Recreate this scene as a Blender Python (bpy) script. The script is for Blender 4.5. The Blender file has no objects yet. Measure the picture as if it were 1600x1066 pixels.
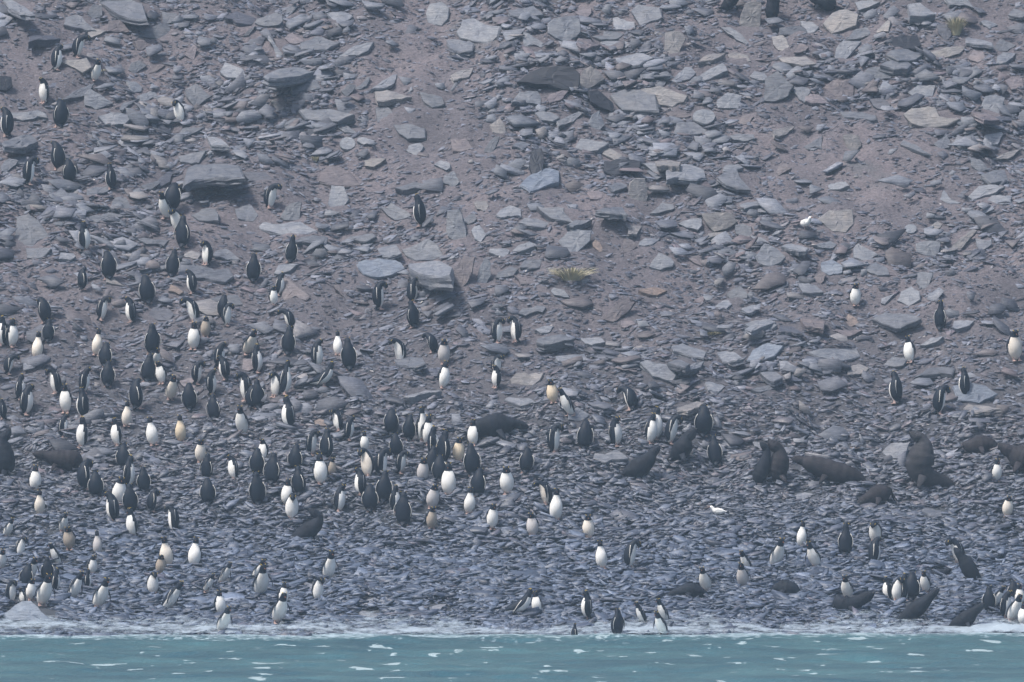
import bpy, math, random
import numpy as np
from mathutils import Vector, Matrix, Euler

rng = np.random.default_rng(7)
random.seed(7)
C = bpy.context.scene.collection
R = math.radians

# ------------------------------------------------------------------ camera, world, sun, exposure
W_PX, H_PX = 1600, 1066
CAM = np.array([0.0, -250.0, 8.0])
FPX = 15385.0                      # focal length in photo pixels (a long telephoto from a boat)
PITCH = math.atan(35.0 / FPX)      # a touch downwards
cam = bpy.data.cameras.new("camera")
cam.sensor_width = 36.0
cam.lens = FPX * 36.0 / W_PX
cam.clip_start, cam.clip_end = 1.0, 2000.0
camo = bpy.data.objects.new("camera", cam)
camo.location = CAM
camo.rotation_euler = (R(90) - PITCH, 0, 0)
C.objects.link(camo)
sc = bpy.context.scene
sc.camera = camo
sc.render.engine = 'CYCLES'
sc.view_settings.view_transform = 'Standard'
sc.view_settings.look = 'None'
sc.view_settings.gamma = 1.0
sc.view_settings.exposure = 1.19
sc.view_settings.use_curve_mapping = False
sc.cycles.use_denoising = True
sc.cycles.volume_bounces = 1
sc.cycles.max_bounces = 5
sc.cycles.diffuse_bounces = 3

SUN_EL, SUN_AZ = R(60), R(-58)     # azimuth measured from the camera's side, to the left
world = bpy.data.worlds.new("World")
sc.world = world
world.use_nodes = True
nt = world.node_tree
bg = nt.nodes['Background']
sky = nt.nodes.new('ShaderNodeTexSky')
sky.sky_type = 'NISHITA'
sky.sun_disc = False
sky.sun_elevation = SUN_EL
sky.sun_rotation = R(180) + SUN_AZ * -1
sky.dust_density = 4.0
sky.ozone_density = 1.0
nt.links.new(sky.outputs[0], bg.inputs[0])
bg.inputs[1].default_value = 0.07
sun = bpy.data.lights.new("sun", 'SUN')
sun.energy = 1.7
sun.angle = R(11)
sun.color = (1.0, 0.95, 0.89)
suno = bpy.data.objects.new("sun", sun)
sd = Vector((math.sin(SUN_AZ) * math.cos(SUN_EL), -math.cos(SUN_AZ) * math.cos(SUN_EL), math.sin(SUN_EL)))
suno.rotation_euler = sd.to_track_quat('Z', 'Y').to_euler()
C.objects.link(suno)

# ------------------------------------------------------------------ helpers
def tag(o, label=None, cat=None, group=None, kind=None):
    if label: o['label'] = label
    if cat: o['category'] = cat
    if group: o['group'] = group
    if kind: o['kind'] = kind
    return o

def mesh_from(name, verts, faces, mats=(), mi=None, smooth=False):
    me = bpy.data.meshes.new(name)
    me.from_pydata([tuple(map(float, v)) for v in verts], [], faces)
    for m in mats: me.materials.append(m)
    if mi is not None: me.polygons.foreach_set('material_index', mi)
    if smooth: me.polygons.foreach_set('use_smooth', [True] * len(me.polygons))
    me.update()
    return me

def link(name, me, parent=None, loc=(0, 0, 0), rot=(0, 0, 0), scl=1.0):
    o = bpy.data.objects.new(name, me)
    C.objects.link(o)
    o.location = loc; o.rotation_euler = rot
    o.scale = (scl, scl, scl) if not hasattr(scl, '__len__') else scl
    if parent: o.parent = parent
    return o

def big_mesh(name, V, polys_idx, loops_total, mats, col=None, smooth=False, mi=None):
    me = bpy.data.meshes.new(name)
    me.vertices.add(len(V)); me.vertices.foreach_set('co', V.astype(np.float32).ravel())
    me.loops.add(len(polys_idx)); me.loops.foreach_set('vertex_index', polys_idx.astype(np.int32))
    me.polygons.add(len(loops_total))
    starts = np.concatenate([[0], np.cumsum(loops_total)[:-1]]).astype(np.int32)
    me.polygons.foreach_set('loop_start', starts)
    if smooth: me.polygons.foreach_set('use_smooth', np.ones(len(loops_total), bool))
    for m in mats: me.materials.append(m)
    if col is not None:
        a = me.color_attributes.new('tint', 'FLOAT_COLOR', 'POINT')
        a.data.foreach_set('color', col.astype(np.float32).ravel())
    me.update(calc_edges=True)
    me.validate()
    return me

def _h(ix, iy, s):
    n = (ix.astype(np.int64) * 374761393 + iy.astype(np.int64) * 668265263 + s * 1274126177) & 0xffffffff
    n = ((n ^ (n >> 13)) * 1274126177) & 0xffffffff
    return ((n ^ (n >> 16)) & 0xffff) / 65535.0

def vn(x, y, s=0):
    x = np.asarray(x, float); y = np.asarray(y, float)
    ix, iy = np.floor(x), np.floor(y)
    fx, fy = x - ix, y - iy
    fx = fx * fx * (3 - 2 * fx); fy = fy * fy * (3 - 2 * fy)
    a, b = _h(ix, iy, s), _h(ix + 1, iy, s)
    c, d = _h(ix, iy + 1, s), _h(ix + 1, iy + 1, s)
    return (a + (b - a) * fx) * (1 - fy) + (c + (d - c) * fx) * fy - 0.5

def fbm(x, y, s=0, o=3):
    return sum(vn(x * 2 ** k, y * 2 ** k, s + k) / 2 ** k for k in range(o))

# ------------------------------------------------------------------ the lie of the land
_ty = np.arange(-40, 160, 0.1)
_ang = np.interp(_ty, [-40, -2, 0, 9, 14, 20, 25, 160], [5, 6, 9, 11, 20, 28, 33, 33])
_tz = np.cumsum(np.tan(np.radians(_ang)) * 0.1)
_tz -= np.interp(0, _ty, _tz)

def ground(x, y):
    x = np.asarray(x, float); y = np.asarray(y, float)
    z = np.interp(y, _ty, _tz)
    w = np.clip((y - 2) / 18, 0.06, 1)
    z = z + w * (0.85 * fbm(x / 5.0, y / 5.0, 3) + 0.42 * fbm(x / 1.4, y / 1.1, 11))
    z = z + 0.05 * fbm(x / 0.6, y / 0.5, 21) + 0.10 * vn(x / 3.0, y * 0, 5) * np.exp(-(y / 4) ** 2)
    return z

def gnormal(x, y, e=0.25):
    dx = (ground(x + e, y) - ground(x - e, y)) / (2 * e)
    dy = (ground(x, y + e) - ground(x, y - e)) / (2 * e)
    n = np.stack([-dx, -dy, np.ones_like(dx)], -1)
    return n / np.linalg.norm(n, axis=-1, keepdims=True)

_cp, _sp = math.cos(PITCH), math.sin(PITCH)
def ray(px, py):
    a = (px - W_PX / 2) / FPX; b = (H_PX / 2 - py) / FPX
    return np.array([a, _cp + b * _sp, b * _cp - _sp])

def at(px, py):
    """the point of the ground seen at photo pixel (px, py)"""
    d = ray(px, py)
    t = np.arange(235, 330, 0.1)
    P = CAM[None] + t[:, None] * d[None]
    k = P[:, 2] - ground(P[:, 0], P[:, 1])
    i = np.argmax(k < 0)
    if i == 0: i = len(t) - 1
    f = k[i - 1] / (k[i - 1] - k[i])
    return P[i - 1] + (P[i] - P[i - 1]) * f

def px_of(x, y, z):
    dx, dy, dz = x - CAM[0], y - CAM[1], z - CAM[2]
    dep = dy * _cp - dz * _sp; up = dz * _cp + dy * _sp
    return W_PX / 2 + FPX * dx / dep, H_PX / 2 - FPX * up / dep

CLEAR = []                        # (px, py, rx, ry): spots that loose stones leave free

def mpp(P):                       # metres per photo pixel at a point
    return (P[1] - CAM[1]) / FPX

# ------------------------------------------------------------------ materials
def new_mat(name):
    m = bpy.data.materials.new(name); m.use_nodes = True
    n = m.node_tree.nodes; l = m.node_tree.links
    return m, n, l, n['Principled BSDF']

def noise(n, l, vec, scale, detail=4, rough=0.6):
    t = n.new('ShaderNodeTexNoise'); t.inputs['Scale'].default_value = scale
    t.inputs['Detail'].default_value = detail; t.inputs['Roughness'].default_value = rough
    if vec is not None: l.new(vec, t.inputs['Vector'])
    return t.outputs['Fac']

def ramp(n, l, fac, stops):
    r = n.new('ShaderNodeValToRGB')
    el = r.color_ramp.elements
    while len(el) < len(stops): el.new(0.5)
    for e, (p, c) in zip(el, stops):
        e.position = p; e.color = (*c, 1) if len(c) == 3 else c
    l.new(fac, r.inputs[0])
    return r.outputs[0]

def mixc(n, l, a, b, fac, mode='MIX'):
    m = n.new('ShaderNodeMix'); m.data_type = 'RGBA'; m.blend_type = mode
    if hasattr(fac, 'is_linked'): l.new(fac, m.inputs[0])
    else: m.inputs[0].default_value = fac
    for k, v in ((6, a), (7, b)):
        if hasattr(v, 'is_linked'): l.new(v, m.inputs[k])
        else: m.inputs[k].default_value = (*v, 1)
    return m.outputs[2]

def mapping(n, l, vec, scale, rot=(0, 0, 0)):
    m = n.new('ShaderNodeMapping'); m.inputs['Scale'].default_value = scale
    m.inputs['Rotation'].default_value = rot
    l.new(vec, m.inputs['Vector']); return m.outputs[0]

def slate_material(name, from_object, rough=0.55, spec=0.35):
    m, n, l, p = new_mat(name)
    tc = n.new('ShaderNodeTexCoord')
    if from_object:
        oi = n.new('ShaderNodeObjectInfo'); base = oi.outputs['Color']
    else:
        at_ = n.new('ShaderNodeAttribute'); at_.attribute_name = 'tint'; base = at_.outputs['Color']
    geo = n.new('ShaderNodeNewGeometry'); pos = geo.outputs['Position']
    v1 = mapping(n, l, pos, (1.2, 3.0, 9.0), (0.3, 0.2, 0))
    streak = noise(n, l, v1, 3.2, 6, 0.7)
    patch = noise(n, l, pos, 2.3, 5, 0.65)
    grain = noise(n, l, pos, 34, 3, 0.7)
    c = mixc(n, l, base, ramp(n, l, streak, [(0.3, (0.5, 0.5, 0.53)), (0.5, (1, 1, 1)), (0.72, (1.45, 1.43, 1.4))]), 1.0, 'MULTIPLY')
    c = mixc(n, l, c, ramp(n, l, patch, [(0.3, (0.72, 0.74, 0.8)), (0.5, (1, 1, 1)), (0.75, (1.25, 1.18, 1.1))]), 1.0, 'MULTIPLY')
    c = mixc(n, l, c, ramp(n, l, grain, [(0.3, (0.7, 0.7, 0.7)), (0.7, (1.25, 1.25, 1.25))]), 0.7, 'MULTIPLY')
    l.new(c, p.inputs['Base Color'])
    p.inputs['Roughness'].default_value = rough
    p.inputs['Specular IOR Level'].default_value = spec
    b = n.new('ShaderNodeBump'); b.inputs['Strength'].default_value = 0.65; b.inputs['Distance'].default_value = 0.03
    l.new(streak, b.inputs['Height']); 
    b2 = n.new('ShaderNodeBump'); b2.inputs['Strength'].default_value = 0.4; b2.inputs['Distance'].default_value = 0.012
    l.new(grain, b2.inputs['Height']); l.new(b.outputs[0], b2.inputs['Normal'])
    l.new(b2.outputs[0], p.inputs['Normal'])
    return m

M_SLAB = slate_material('slate_slab_stone', True)
M_SCREE = slate_material('slate_scree_stone', False)
M_WETSTONE = slate_material('wet_beach_stone', False, 0.36, 0.55)

def plain(name, col, rough=0.6, spec=0.3, vary=0.25, scale=30):
    m, n, l, p = new_mat(name)
    tc = n.new('ShaderNodeTexCoord')
    f = noise(n, l, tc.outputs['Object'], scale, 3)
    c = ramp(n, l, f, [(0.3, tuple(x * (1 - vary) for x in col)), (0.7, tuple(x * (1 + vary) for x in col))])
    l.new(c, p.inputs['Base Color']); p.inputs['Roughness'].default_value = rough
    p.inputs['Specular IOR Level'].default_value = spec
    return m

# penguin: back, belly (tinted by the object's own colour), beak, crest, foot, eye
M_BACK = plain('penguin_back_feathers', (0.006, 0.011, 0.022), 0.6, 0.22, 0.35, 9)
M_BEAK = plain('penguin_beak_horn', (0.16, 0.06, 0.03), 0.45)
M_CREST = plain('penguin_crest_feathers', (0.55, 0.38, 0.06), 0.7)
M_FOOT = plain('penguin_foot_skin', (0.42, 0.30, 0.27), 0.6)
M_EYE = plain('dark_eye', (0.01, 0.008, 0.008), 0.2, 0.5, 0.1)
M_BELLY, n, l, p = new_mat('penguin_belly_feathers')
oi = n.new('ShaderNodeObjectInfo'); tc = n.new('ShaderNodeTexCoord')
dirt = noise(n, l, mapping(n, l, tc.outputs['Object'], (1, 1, 0.6)), 7, 5, 0.65)
c = mixc(n, l, oi.outputs['Color'], ramp(n, l, dirt, [(0.30, (0.72, 0.66, 0.58)), (0.46, (0.97, 0.95, 0.92)), (0.65, (1, 1, 1))]), 0.75, 'MULTIPLY')
l.new(c, p.inputs['Base Color']); p.inputs['Roughness'].default_value = 0.75
M_FUR = []
for nm, colr in (('seal_fur_charcoal', (0.014, 0.018, 0.028)), ('seal_fur_brown', (0.027, 0.025, 0.031)), ('seal_fur_grey', (0.040, 0.040, 0.047))):
    m, n, l, p = new_mat(nm)
    tc = n.new('ShaderNodeTexCoord')
    f1 = noise(n, l, tc.outputs['Object'], 3.2, 5, 0.6)
    f2 = noise(n, l, mapping(n, l, tc.outputs['Object'], (8, 30, 30)), 1.6, 4, 0.7)
    c = ramp(n, l, f1, [(0.3, tuple(x * 0.6 for x in colr)), (0.52, colr), (0.75, tuple(x * 1.8 for x in colr))])
    c = mixc(n, l, c, ramp(n, l, f2, [(0.3, (0.6, 0.6, 0.6)), (0.7, (1.4, 1.38, 1.34))]), 0.8, 'MULTIPLY')
    l.new(c, p.inputs['Base Color']); p.inputs['Roughness'].default_value = 0.65; p.inputs['Specular IOR Level'].default_value = 0.15
    b = n.new('ShaderNodeBump'); b.inputs['Strength'].default_value = 0.5; b.inputs['Distance'].default_value = 0.03
    l.new(f2, b.inputs['Height']); l.new(b.outputs[0], p.inputs['Normal'])
    M_FUR.append(m)

# ground: fine shale and clay between the stones
M_GROUND, n, l, p = new_mat('shale_ground')
geo = n.new('ShaderNodeNewGeometry'); pos = geo.outputs['Position']
sep = n.new('ShaderNodeSeparateXYZ'); l.new(pos, sep.inputs[0])
fine = noise(n, l, mapping(n, l, pos, (3.0, 6.0, 10.0)), 2.6, 8, 0.75)
mid = noise(n, l, pos, 0.35, 5, 0.6)
speck = noise(n, l, pos, 16, 4, 0.75)
earth = ramp(n, l, mid, [(0.30, (0.094, 0.087, 0.102)), (0.48, (0.134, 0.122, 0.139)), (0.62, (0.168, 0.146, 0.160)), (0.75, (0.120, 0.121, 0.134))])
earth = mixc(n, l, earth, ramp(n, l, fine, [(0.3, (0.55, 0.56, 0.6)), (0.5, (1, 1, 1)), (0.7, (1.4, 1.36, 1.32))]), 1.0, 'MULTIPLY')
earth = mixc(n, l, earth, ramp(n, l, speck, [(0.32, (0.55, 0.55, 0.55)), (0.68, (1.35, 1.35, 1.35))]), 0.8, 'MULTIPLY')
wet = ramp(n, l, fine, [(0.3, (0.020, 0.024, 0.032)), (0.7, (0.075, 0.085, 0.105))])
mr = n.new('ShaderNodeMapRange'); mr.inputs[1].default_value = 3.5; mr.inputs[2].default_value = 9.5
l.new(sep.outputs[2], mr.inputs[0])
l.new(mixc(n, l, wet, earth, mr.outputs[0]), p.inputs['Base Color'])
p.inputs['Roughness'].default_value = 0.8
b = n.new('ShaderNodeBump'); b.inputs['Strength'].default_value = 0.9; b.inputs['Distance'].default_value = 0.06
l.new(fine, b.inputs['Height'])
b2 = n.new('ShaderNodeBump'); b2.inputs['Strength'].default_value = 0.6; b2.inputs['Distance'].default_value = 0.03
l.new(speck, b2.inputs['Height']); l.new(b.outputs[0], b2.inputs['Normal']); l.new(b2.outputs[0], p.inputs['Normal'])

# ------------------------------------------------------------------ terrain
def grid_mesh(name, xs, ys, zf, mats, smooth=True):
    X, Y = np.meshgrid(xs, ys)
    V = np.stack([X, Y, zf(X, Y)], -1).reshape(-1, 3)
    nx, ny = len(xs), len(ys)
    i = (np.arange(ny - 1)[:, None] * nx + np.arange(nx - 1)[None]).ravel()
    F = np.stack([i, i + 1, i + 1 + nx, i + nx], 1)
    return big_mesh(name, V, F.ravel(), np.full(len(F), 4), mats, smooth=smooth)

xs = np.concatenate([np.arange(-90, -20, 1.5), np.arange(-20, 20, 0.11), np.arange(20, 91, 1.5)])
ys = np.concatenate([np.arange(-30, -3, 1.0), np.arange(-3, 42, 0.11), np.arange(42, 76, 1.5)])
slope = link('shale_slope', grid_mesh('shale_slope', xs, ys, ground, [M_GROUND]))
tag(slope, 'brownish grey shale slope falling to the dark beach at the water', kind='structure')

# ------------------------------------------------------------------ big slate slabs, each its own object
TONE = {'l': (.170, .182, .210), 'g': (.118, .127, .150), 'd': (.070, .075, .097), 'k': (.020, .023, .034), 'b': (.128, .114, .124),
        'p': (.158, .140, .155), 'o': (.185, .148, .135), 'w': (.185, .180, .186), 'r': (.175, .190, .220), 'B': (.145, .170, .215), 'c': (.165, .200, .255)}
TONEW = {'l': 'pale grey', 'g': 'grey', 'd': 'dark grey', 'k': 'blackish', 'b': 'brown', 'p': 'pinkish', 'o': 'orange brown', 'w': 'buff', 'r': 'pale grey', 'B': 'bluish', 'c': 'pale blue'}

def slab(name, pts, tone, tilt, thick, lr, roll=0.0, smooth_round=False):
    """pts: the outline in photo pixels; laid on its own tilted plane through the ground, with real thickness"""
    pts = np.array(pts, float)
    cx, cy = pts.mean(0)
    CLEAR.append((cx, cy + np.ptp(pts[:, 1]) * 0.10, np.ptp(pts[:, 0]) * 0.46, np.ptp(pts[:, 1]) * 0.46, 0))
    ytop, ybot = pts[:, 1].min(), pts[:, 1].max()
    P0 = at(cx, ytop + (ybot - ytop) * (0.30 if tilt < 0.05 else 0.80))
    cyA = ytop + (ybot - ytop) * (0.30 if tilt < 0.05 else 0.80)
    nrm = gnormal(np.array([P0[0]]), np.array([P0[1]]), 0.5)[0]
    rot = Matrix.Rotation(tilt, 3, 'X') @ Matrix.Rotation(roll, 3, 'Y')
    nrm = np.array(rot @ Vector(nrm))
    if nrm[1] > -0.2: nrm[1] = -0.2
    nrm = nrm / np.linalg.norm(nrm)
    P0 = P0 + nrm * thick * 0.55
    # subdivide the long edges with small irregular steps
    n0 = len(pts); out = []
    per = np.linalg.norm(np.roll(pts, -1, 0) - pts, axis=1)
    tot = per.sum()
    for i in range(n0):
        a, b = pts[i], pts[(i + 1) % n0]
        k = max(1, int(round(per[i] / (tot / 15))))
        for j in range(k):
            q = a + (b - a) * j / k
            if j: q = q + lr.normal(0, 0.017 * tot / 3.5, 2)
            out.append(q)
    if smooth_round:
        o = np.array(out)
        for _ in range(3): o = 0.5 * o + 0.25 * (np.roll(o, 1, 0) + np.roll(o, -1, 0))
        out = list(o)
    Q = []
    for q in out:
        d = ray(*q)
        t = np.dot(P0 - CAM, nrm) / np.dot(d, nrm)
        Q.append(CAM + d * t)
    Q = np.array(Q); n = len(Q); cen = Q.mean(0)
    size = np.linalg.norm(Q - cen, axis=1).mean()
    def ring(scale, dn, jit):
        return cen + (Q - cen) * (scale + lr.normal(0, jit, (n, 1))) + nrm * dn
    ch = min(thick * 0.35, size * 0.1)
    rings = [ring(0.88, -thick, 0.05), ring(1.0, -thick * 0.72, 0.035), ring(0.965, -thick * 0.5, 0.03), ring(1.0, -thick * 0.3, 0.02),
             ring(1.0, -ch * 0.6, 0.008), ring(0.955, 0, 0.012), ring(0.6, size * 0.012, 0.05), ring(0.25, size * 0.02, 0.05)]
    for r_ in rings[5:]: r_ += nrm * lr.normal(0, size * 0.016, (n, 1))
    # a few laminations broken off the top
    V = np.concatenate(rings + [(cen + nrm * size * 0.02)[None]])
    F = []
    for k in range(len(rings) - 1):
        for i in range(n):
            j = (i + 1) % n
            F.append((k * n + i, k * n + j, (k + 1) * n + j, (k + 1) * n + i))
    top = (len(rings) - 1) * n
    for i in range(n): F.append((top + i, top + (i + 1) % n, len(V) - 1))
    # orientation check
    a, b, c_ = V[F[-1][0]], V[F[-1][1]], V[F[-1][2]]
    if np.dot(np.cross(b - a, c_ - a), nrm) < 0: F = [f[::-1] for f in F]
    base = cen - nrm * thick
    me = mesh_from(name, V - base, F, [M_SLAB])
    o = link(name, me, loc=base)
    k = 1 + lr.normal(0, 0.08)
    tcol = TONE[tone]
    o.color = (tcol[0] * k, tcol[1] * k, tcol[2] * k, 1)
    return o, size

POLYS = [
 ([(292,262),(318,256),(352,254),(374,257),(383,276),(352,279),(318,279),(296,283),(286,290)],'g',-0.34,0.26,'widest ledge slab on the left slope with a thick shaded front'),
 ([(227,295),(245,283),(262,268),(272,268),(266,284),(250,293)],'d',0.1,0.15,'dark tapering slab tip left of the widest ledge slab'),
 ([(377,270),(398,268),(416,269),(428,280),(404,284),(390,283)],'d',0.2,0.12,'dark folded slab right of the widest ledge slab'),
 ([(26,338),(44,334),(62,346),(78,372),(60,376),(50,388),(26,380),(24,360)],'g',0.25,0.12,'large grey upright slab at the left edge of the slope'),
 ([(394,346),(432,350),(470,346),(496,360),(480,367),(440,367),(408,358)],'l',0.0,0.14,'broad light slab below the pink footed penguin'),
 ([(367,327),(390,318),(404,336),(396,347),(372,342)],'g',0.15,0.1,'grey slab left of the broad light slab'),
 ([(278,413),(300,412),(330,418),(345,425),(358,418),(366,432),(352,440),(330,437),(308,434),(280,432)],'g',-0.1,0.12,'long grey slab on which a penguin stands, upper left crowd'),
 ([(440,432),(452,436),(484,463),(478,470),(462,463),(442,470)],'b',0.25,0.1,'brown triangular slab beside two stacked penguins'),
 ([(672,5),(690,2),(702,12),(700,30),(690,41),(668,36),(665,20)],'l',0.45,0.22,'tall pale slab near the top centre, over a pile of thin plates'),
 ([(712,50),(722,30),(740,27),(760,38),(782,40),(778,58),(760,67),(738,64),(718,60)],'l',0.25,0.25,'large pale slab near the top centre, right of the bare lane'),
 ([(696,62),(715,61),(740,68),(738,78),(718,81),(702,75)],'g',-0.15,0.2,'grey block under the large pale slab at the top centre'),
 ([(528,88),(556,70),(584,65),(575,80),(560,86)],'l',0.15,0.18,'pale wedge pointing right near the top, left of the bare lane'),
 ([(412,118),(434,108),(460,104),(492,112),(470,118),(445,122),(420,122)],'l',-0.3,0.3,'pale ledge slab over a deep shadow, upper left centre'),
 ([(455,135),(470,124),(496,124),(502,138),(480,143),(458,144)],'g',0.1,0.12,'grey slab under the pale ledge slab, upper left centre'),
 ([(500,259),(520,258),(546,268),(566,290),(540,291),(518,290),(498,284)],'b',-0.1,0.12,'brownish sloping slab above an upright pale one, centre left'),
 ([(518,289),(538,291),(545,313),(536,326),(518,328),(512,318)],'l',0.6,0.12,'upright pale slab propped under the brownish sloping one'),
 ([(699,329),(718,327),(724,345),(729,362),(728,378),(714,378),(699,370),(697,350)],'l',0.65,0.14,'tall upright pale slab right of the lone central penguin'),
 ([(627,390),(645,384),(670,373),(684,383),(694,400),(676,407),(650,408),(634,400)],'l',0.35,0.12,'pale pointed slab over two wide blue grey slabs'),
 ([(560,408),(590,403),(618,406),(634,420),(612,430),(590,434),(568,428),(560,418)],'B',0.1,0.2,'bluish slab, left of two wide ones in the centre'),
 ([(637,412),(660,409),(690,408),(708,418),(704,432),(680,431),(654,427),(640,420)],'l',-0.45,0.45,'wide slab with a thick shaded front, right of the bluish one'),
 ([(720,452),(704,436),(708,420),(726,398),(742,402),(738,425),(730,442)],'b',0.55,0.15,'brownish leaning slab with a pointed foot, centre'),
 ([(742,447),(750,416),(757,403),(766,408),(768,430),(758,446)],'l',0.7,0.12,'upright pale slab right of the brownish leaning one'),
 ([(812,288),(830,272),(858,262),(874,266),(874,284),(850,292),(828,300)],'B',0.1,0.18,'bluish crumpled slab below the black recess, upper centre'),
 ([(984,286),(992,278),(1008,279),(1012,292),(1011,314),(1000,319),(988,315),(982,303)],'w',0.75,0.15,'round topped upright buff slab in the upper centre right'),
 ([(873,376),(888,360),(900,357),(925,360),(922,376),(900,397),(884,394)],'l',0.4,0.1,'smooth rounded pale slab above the yellow grass tuft'),
 ([(1041,262),(1070,256),(1100,266),(1104,278),(1088,281),(1060,278),(1042,280)],'l',-0.1,0.18,'long pale slab right of the upright buff one'),
 ([(1120,276),(1135,266),(1152,266),(1160,282),(1174,296),(1152,294),(1134,288)],'g',-0.15,0.16,'grey slab over a dark hollow, upper right centre'),
 ([(1096,333),(1118,331),(1144,333),(1153,346),(1136,358),(1116,363),(1104,350)],'w',0.45,0.2,'tan smooth slab, the largest tan one on the slope'),
 ([(1182,398),(1196,380),(1214,388),(1228,402),(1220,410),(1204,418),(1186,412)],'l',0.4,0.14,'pale shield shaped slab right of the centre'),
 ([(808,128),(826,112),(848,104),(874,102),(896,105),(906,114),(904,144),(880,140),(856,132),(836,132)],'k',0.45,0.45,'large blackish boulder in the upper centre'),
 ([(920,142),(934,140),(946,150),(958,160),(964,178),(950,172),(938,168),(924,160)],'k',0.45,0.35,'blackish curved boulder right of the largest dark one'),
 ([(856,36),(866,28),(890,24),(906,30),(908,50),(888,68),(868,60),(857,50)],'l',0.45,0.15,'rounded pale slab near the top, left of a small pink one'),
 ([(1040,50),(1062,48),(1072,60),(1058,88),(1036,84)],'w',0.5,0.1,'buff square slab standing high in the upper centre right'),
 ([(1155,40),(1164,6),(1172,2),(1190,4),(1188,45),(1170,47)],'w',0.75,0.2,'tan upright block at the top edge between dark seals'),
 ([(1125,42),(1140,42),(1160,54),(1174,74),(1150,62)],'l',0.3,0.1,'pale blade like slab below the tan upright block'),
 ([(990,145),(1006,138),(1030,134),(1075,150),(1070,160),(1052,168),(1030,164)],'w',0.35,0.16,'buff rounded slab below a grey cluster, upper centre right'),
 ([(1286,36),(1300,20),(1322,14),(1342,22),(1338,40),(1316,48),(1300,52)],'w',0.3,0.22,'buff grey boulder at the top right under a dark seal'),
 ([(1306,76),(1316,64),(1346,64),(1330,84),(1316,97),(1304,94)],'l',0.5,0.12,'pale pointed slab leaning down to the left, top right'),
 ([(1195,122),(1215,110),(1240,134),(1232,150),(1208,160),(1194,158)],'g',0.5,0.3,'greenish grey boulder of the upper right bank'),
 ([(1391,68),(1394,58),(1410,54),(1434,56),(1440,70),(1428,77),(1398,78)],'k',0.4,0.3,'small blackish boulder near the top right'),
 ([(1418,6),(1438,4),(1462,22),(1440,25),(1422,24)],'l',-0.3,0.3,'pale slab with dark front at the top right, left of grass'),
 ([(1453,80),(1480,73),(1510,72),(1500,84),(1476,90),(1462,90)],'w',0.2,0.12,'buff flat slab below the top right grass tuft'),
 ([(1530,170),(1540,150),(1556,147),(1571,152),(1562,178),(1545,178)],'l',0.5,0.12,'pale square slab in the upper right, tilted towards the sea'),
 ([(1410,178),(1424,168),(1462,168),(1468,182),(1500,186),(1480,196),(1450,200),(1424,194)],'w',0.3,0.2,'large buff leaf shaped slab of the upper right'),
 ([(1317,212),(1330,209),(1342,212),(1346,228),(1334,240),(1324,234)],'w',0.6,0.08,'small buff upright slab on bare ground, upper right'),
 ([(1277,342),(1296,328),(1332,327),(1334,350),(1322,364),(1302,362)],'w',0.35,0.1,'buff jagged flat slab right of the white bird on the slope'),
 ([(1512,308),(1530,290),(1556,288),(1570,292),(1548,304),(1520,312)],'l',0.3,0.12,'pale wedge slab on the right, pointing uphill'),
 ([(1485,388),(1490,382),(1520,357),(1527,360),(1514,374),(1500,390)],'w',0.45,0.18,'buff splinter like slab on the right slope'),
 ([(1431,380),(1446,376),(1470,378),(1465,400),(1448,400),(1432,394)],'l',0.45,0.12,'pale square slab left of the buff splinter'),
 ([(1333,388),(1340,380),(1372,397),(1354,409),(1334,402)],'l',0.3,0.12,'pale angular slab in the right middle, pointing right'),
 ([(1282,410),(1300,405),(1318,416),(1316,426),(1296,430),(1284,424)],'B',0.4,0.16,'bluish round slab in the right middle'),
 ([(1401,470),(1408,455),(1424,447),(1437,455),(1438,468),(1420,479)],'l',0.4,0.12,'pale rounded slab left of the pointed dark penguin'),
 ([(1163,507),(1180,500),(1200,500),(1215,508),(1200,517),(1178,516)],'l',0.1,0.12,'pale oval slab in the middle right'),
 ([(1165,564),(1176,546),(1200,535),(1225,540),(1210,556),(1190,563)],'B',0.2,0.25,'dusky blue wedge slab in the middle right'),
 ([(1260,550),(1290,544),(1340,545),(1345,556),(1316,563),(1280,558)],'l',0.0,0.14,'largest flat pale slab in the right middle'),
 ([(1050,540),(1066,536),(1104,550),(1100,560),(1076,556),(1052,548)],'l',0.1,0.18,'long pale slab, first of a dark banked group, middle right'),
 ([(1000,566),(1010,562),(1050,572),(1058,586),(1052,596),(1020,588)],'l',0.25,0.18,'pale striped slab in the middle, above the stooping penguin'),
 ([(942,500),(952,484),(970,471),(994,471),(980,488),(958,504)],'b',0.35,0.16,'brownish grey leaning slab over a pink stone, centre right'),
 ([(797,592),(806,583),(820,581),(838,592),(826,602),(800,600)],'w',0.2,0.1,'buff smooth slab right of two bowing penguins'),
 ([(1488,603),(1515,597),(1540,602),(1560,615),(1530,630),(1496,626)],'B',0.3,0.12,'pale blue slab behind a dark penguin on the right'),
 ([(1378,706),(1392,692),(1423,690),(1412,716),(1388,718)],'l',0.5,0.12,'smooth pale slab left of the big upright seal'),
 ([(5,958),(22,946),(34,939),(48,938),(58,947),(72,962),(89,974),(84,978),(66,978),(42,970),(12,970)],'c',0.75,0.5,'large smooth pale blue boulder at the bottom left shore'),
]

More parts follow.
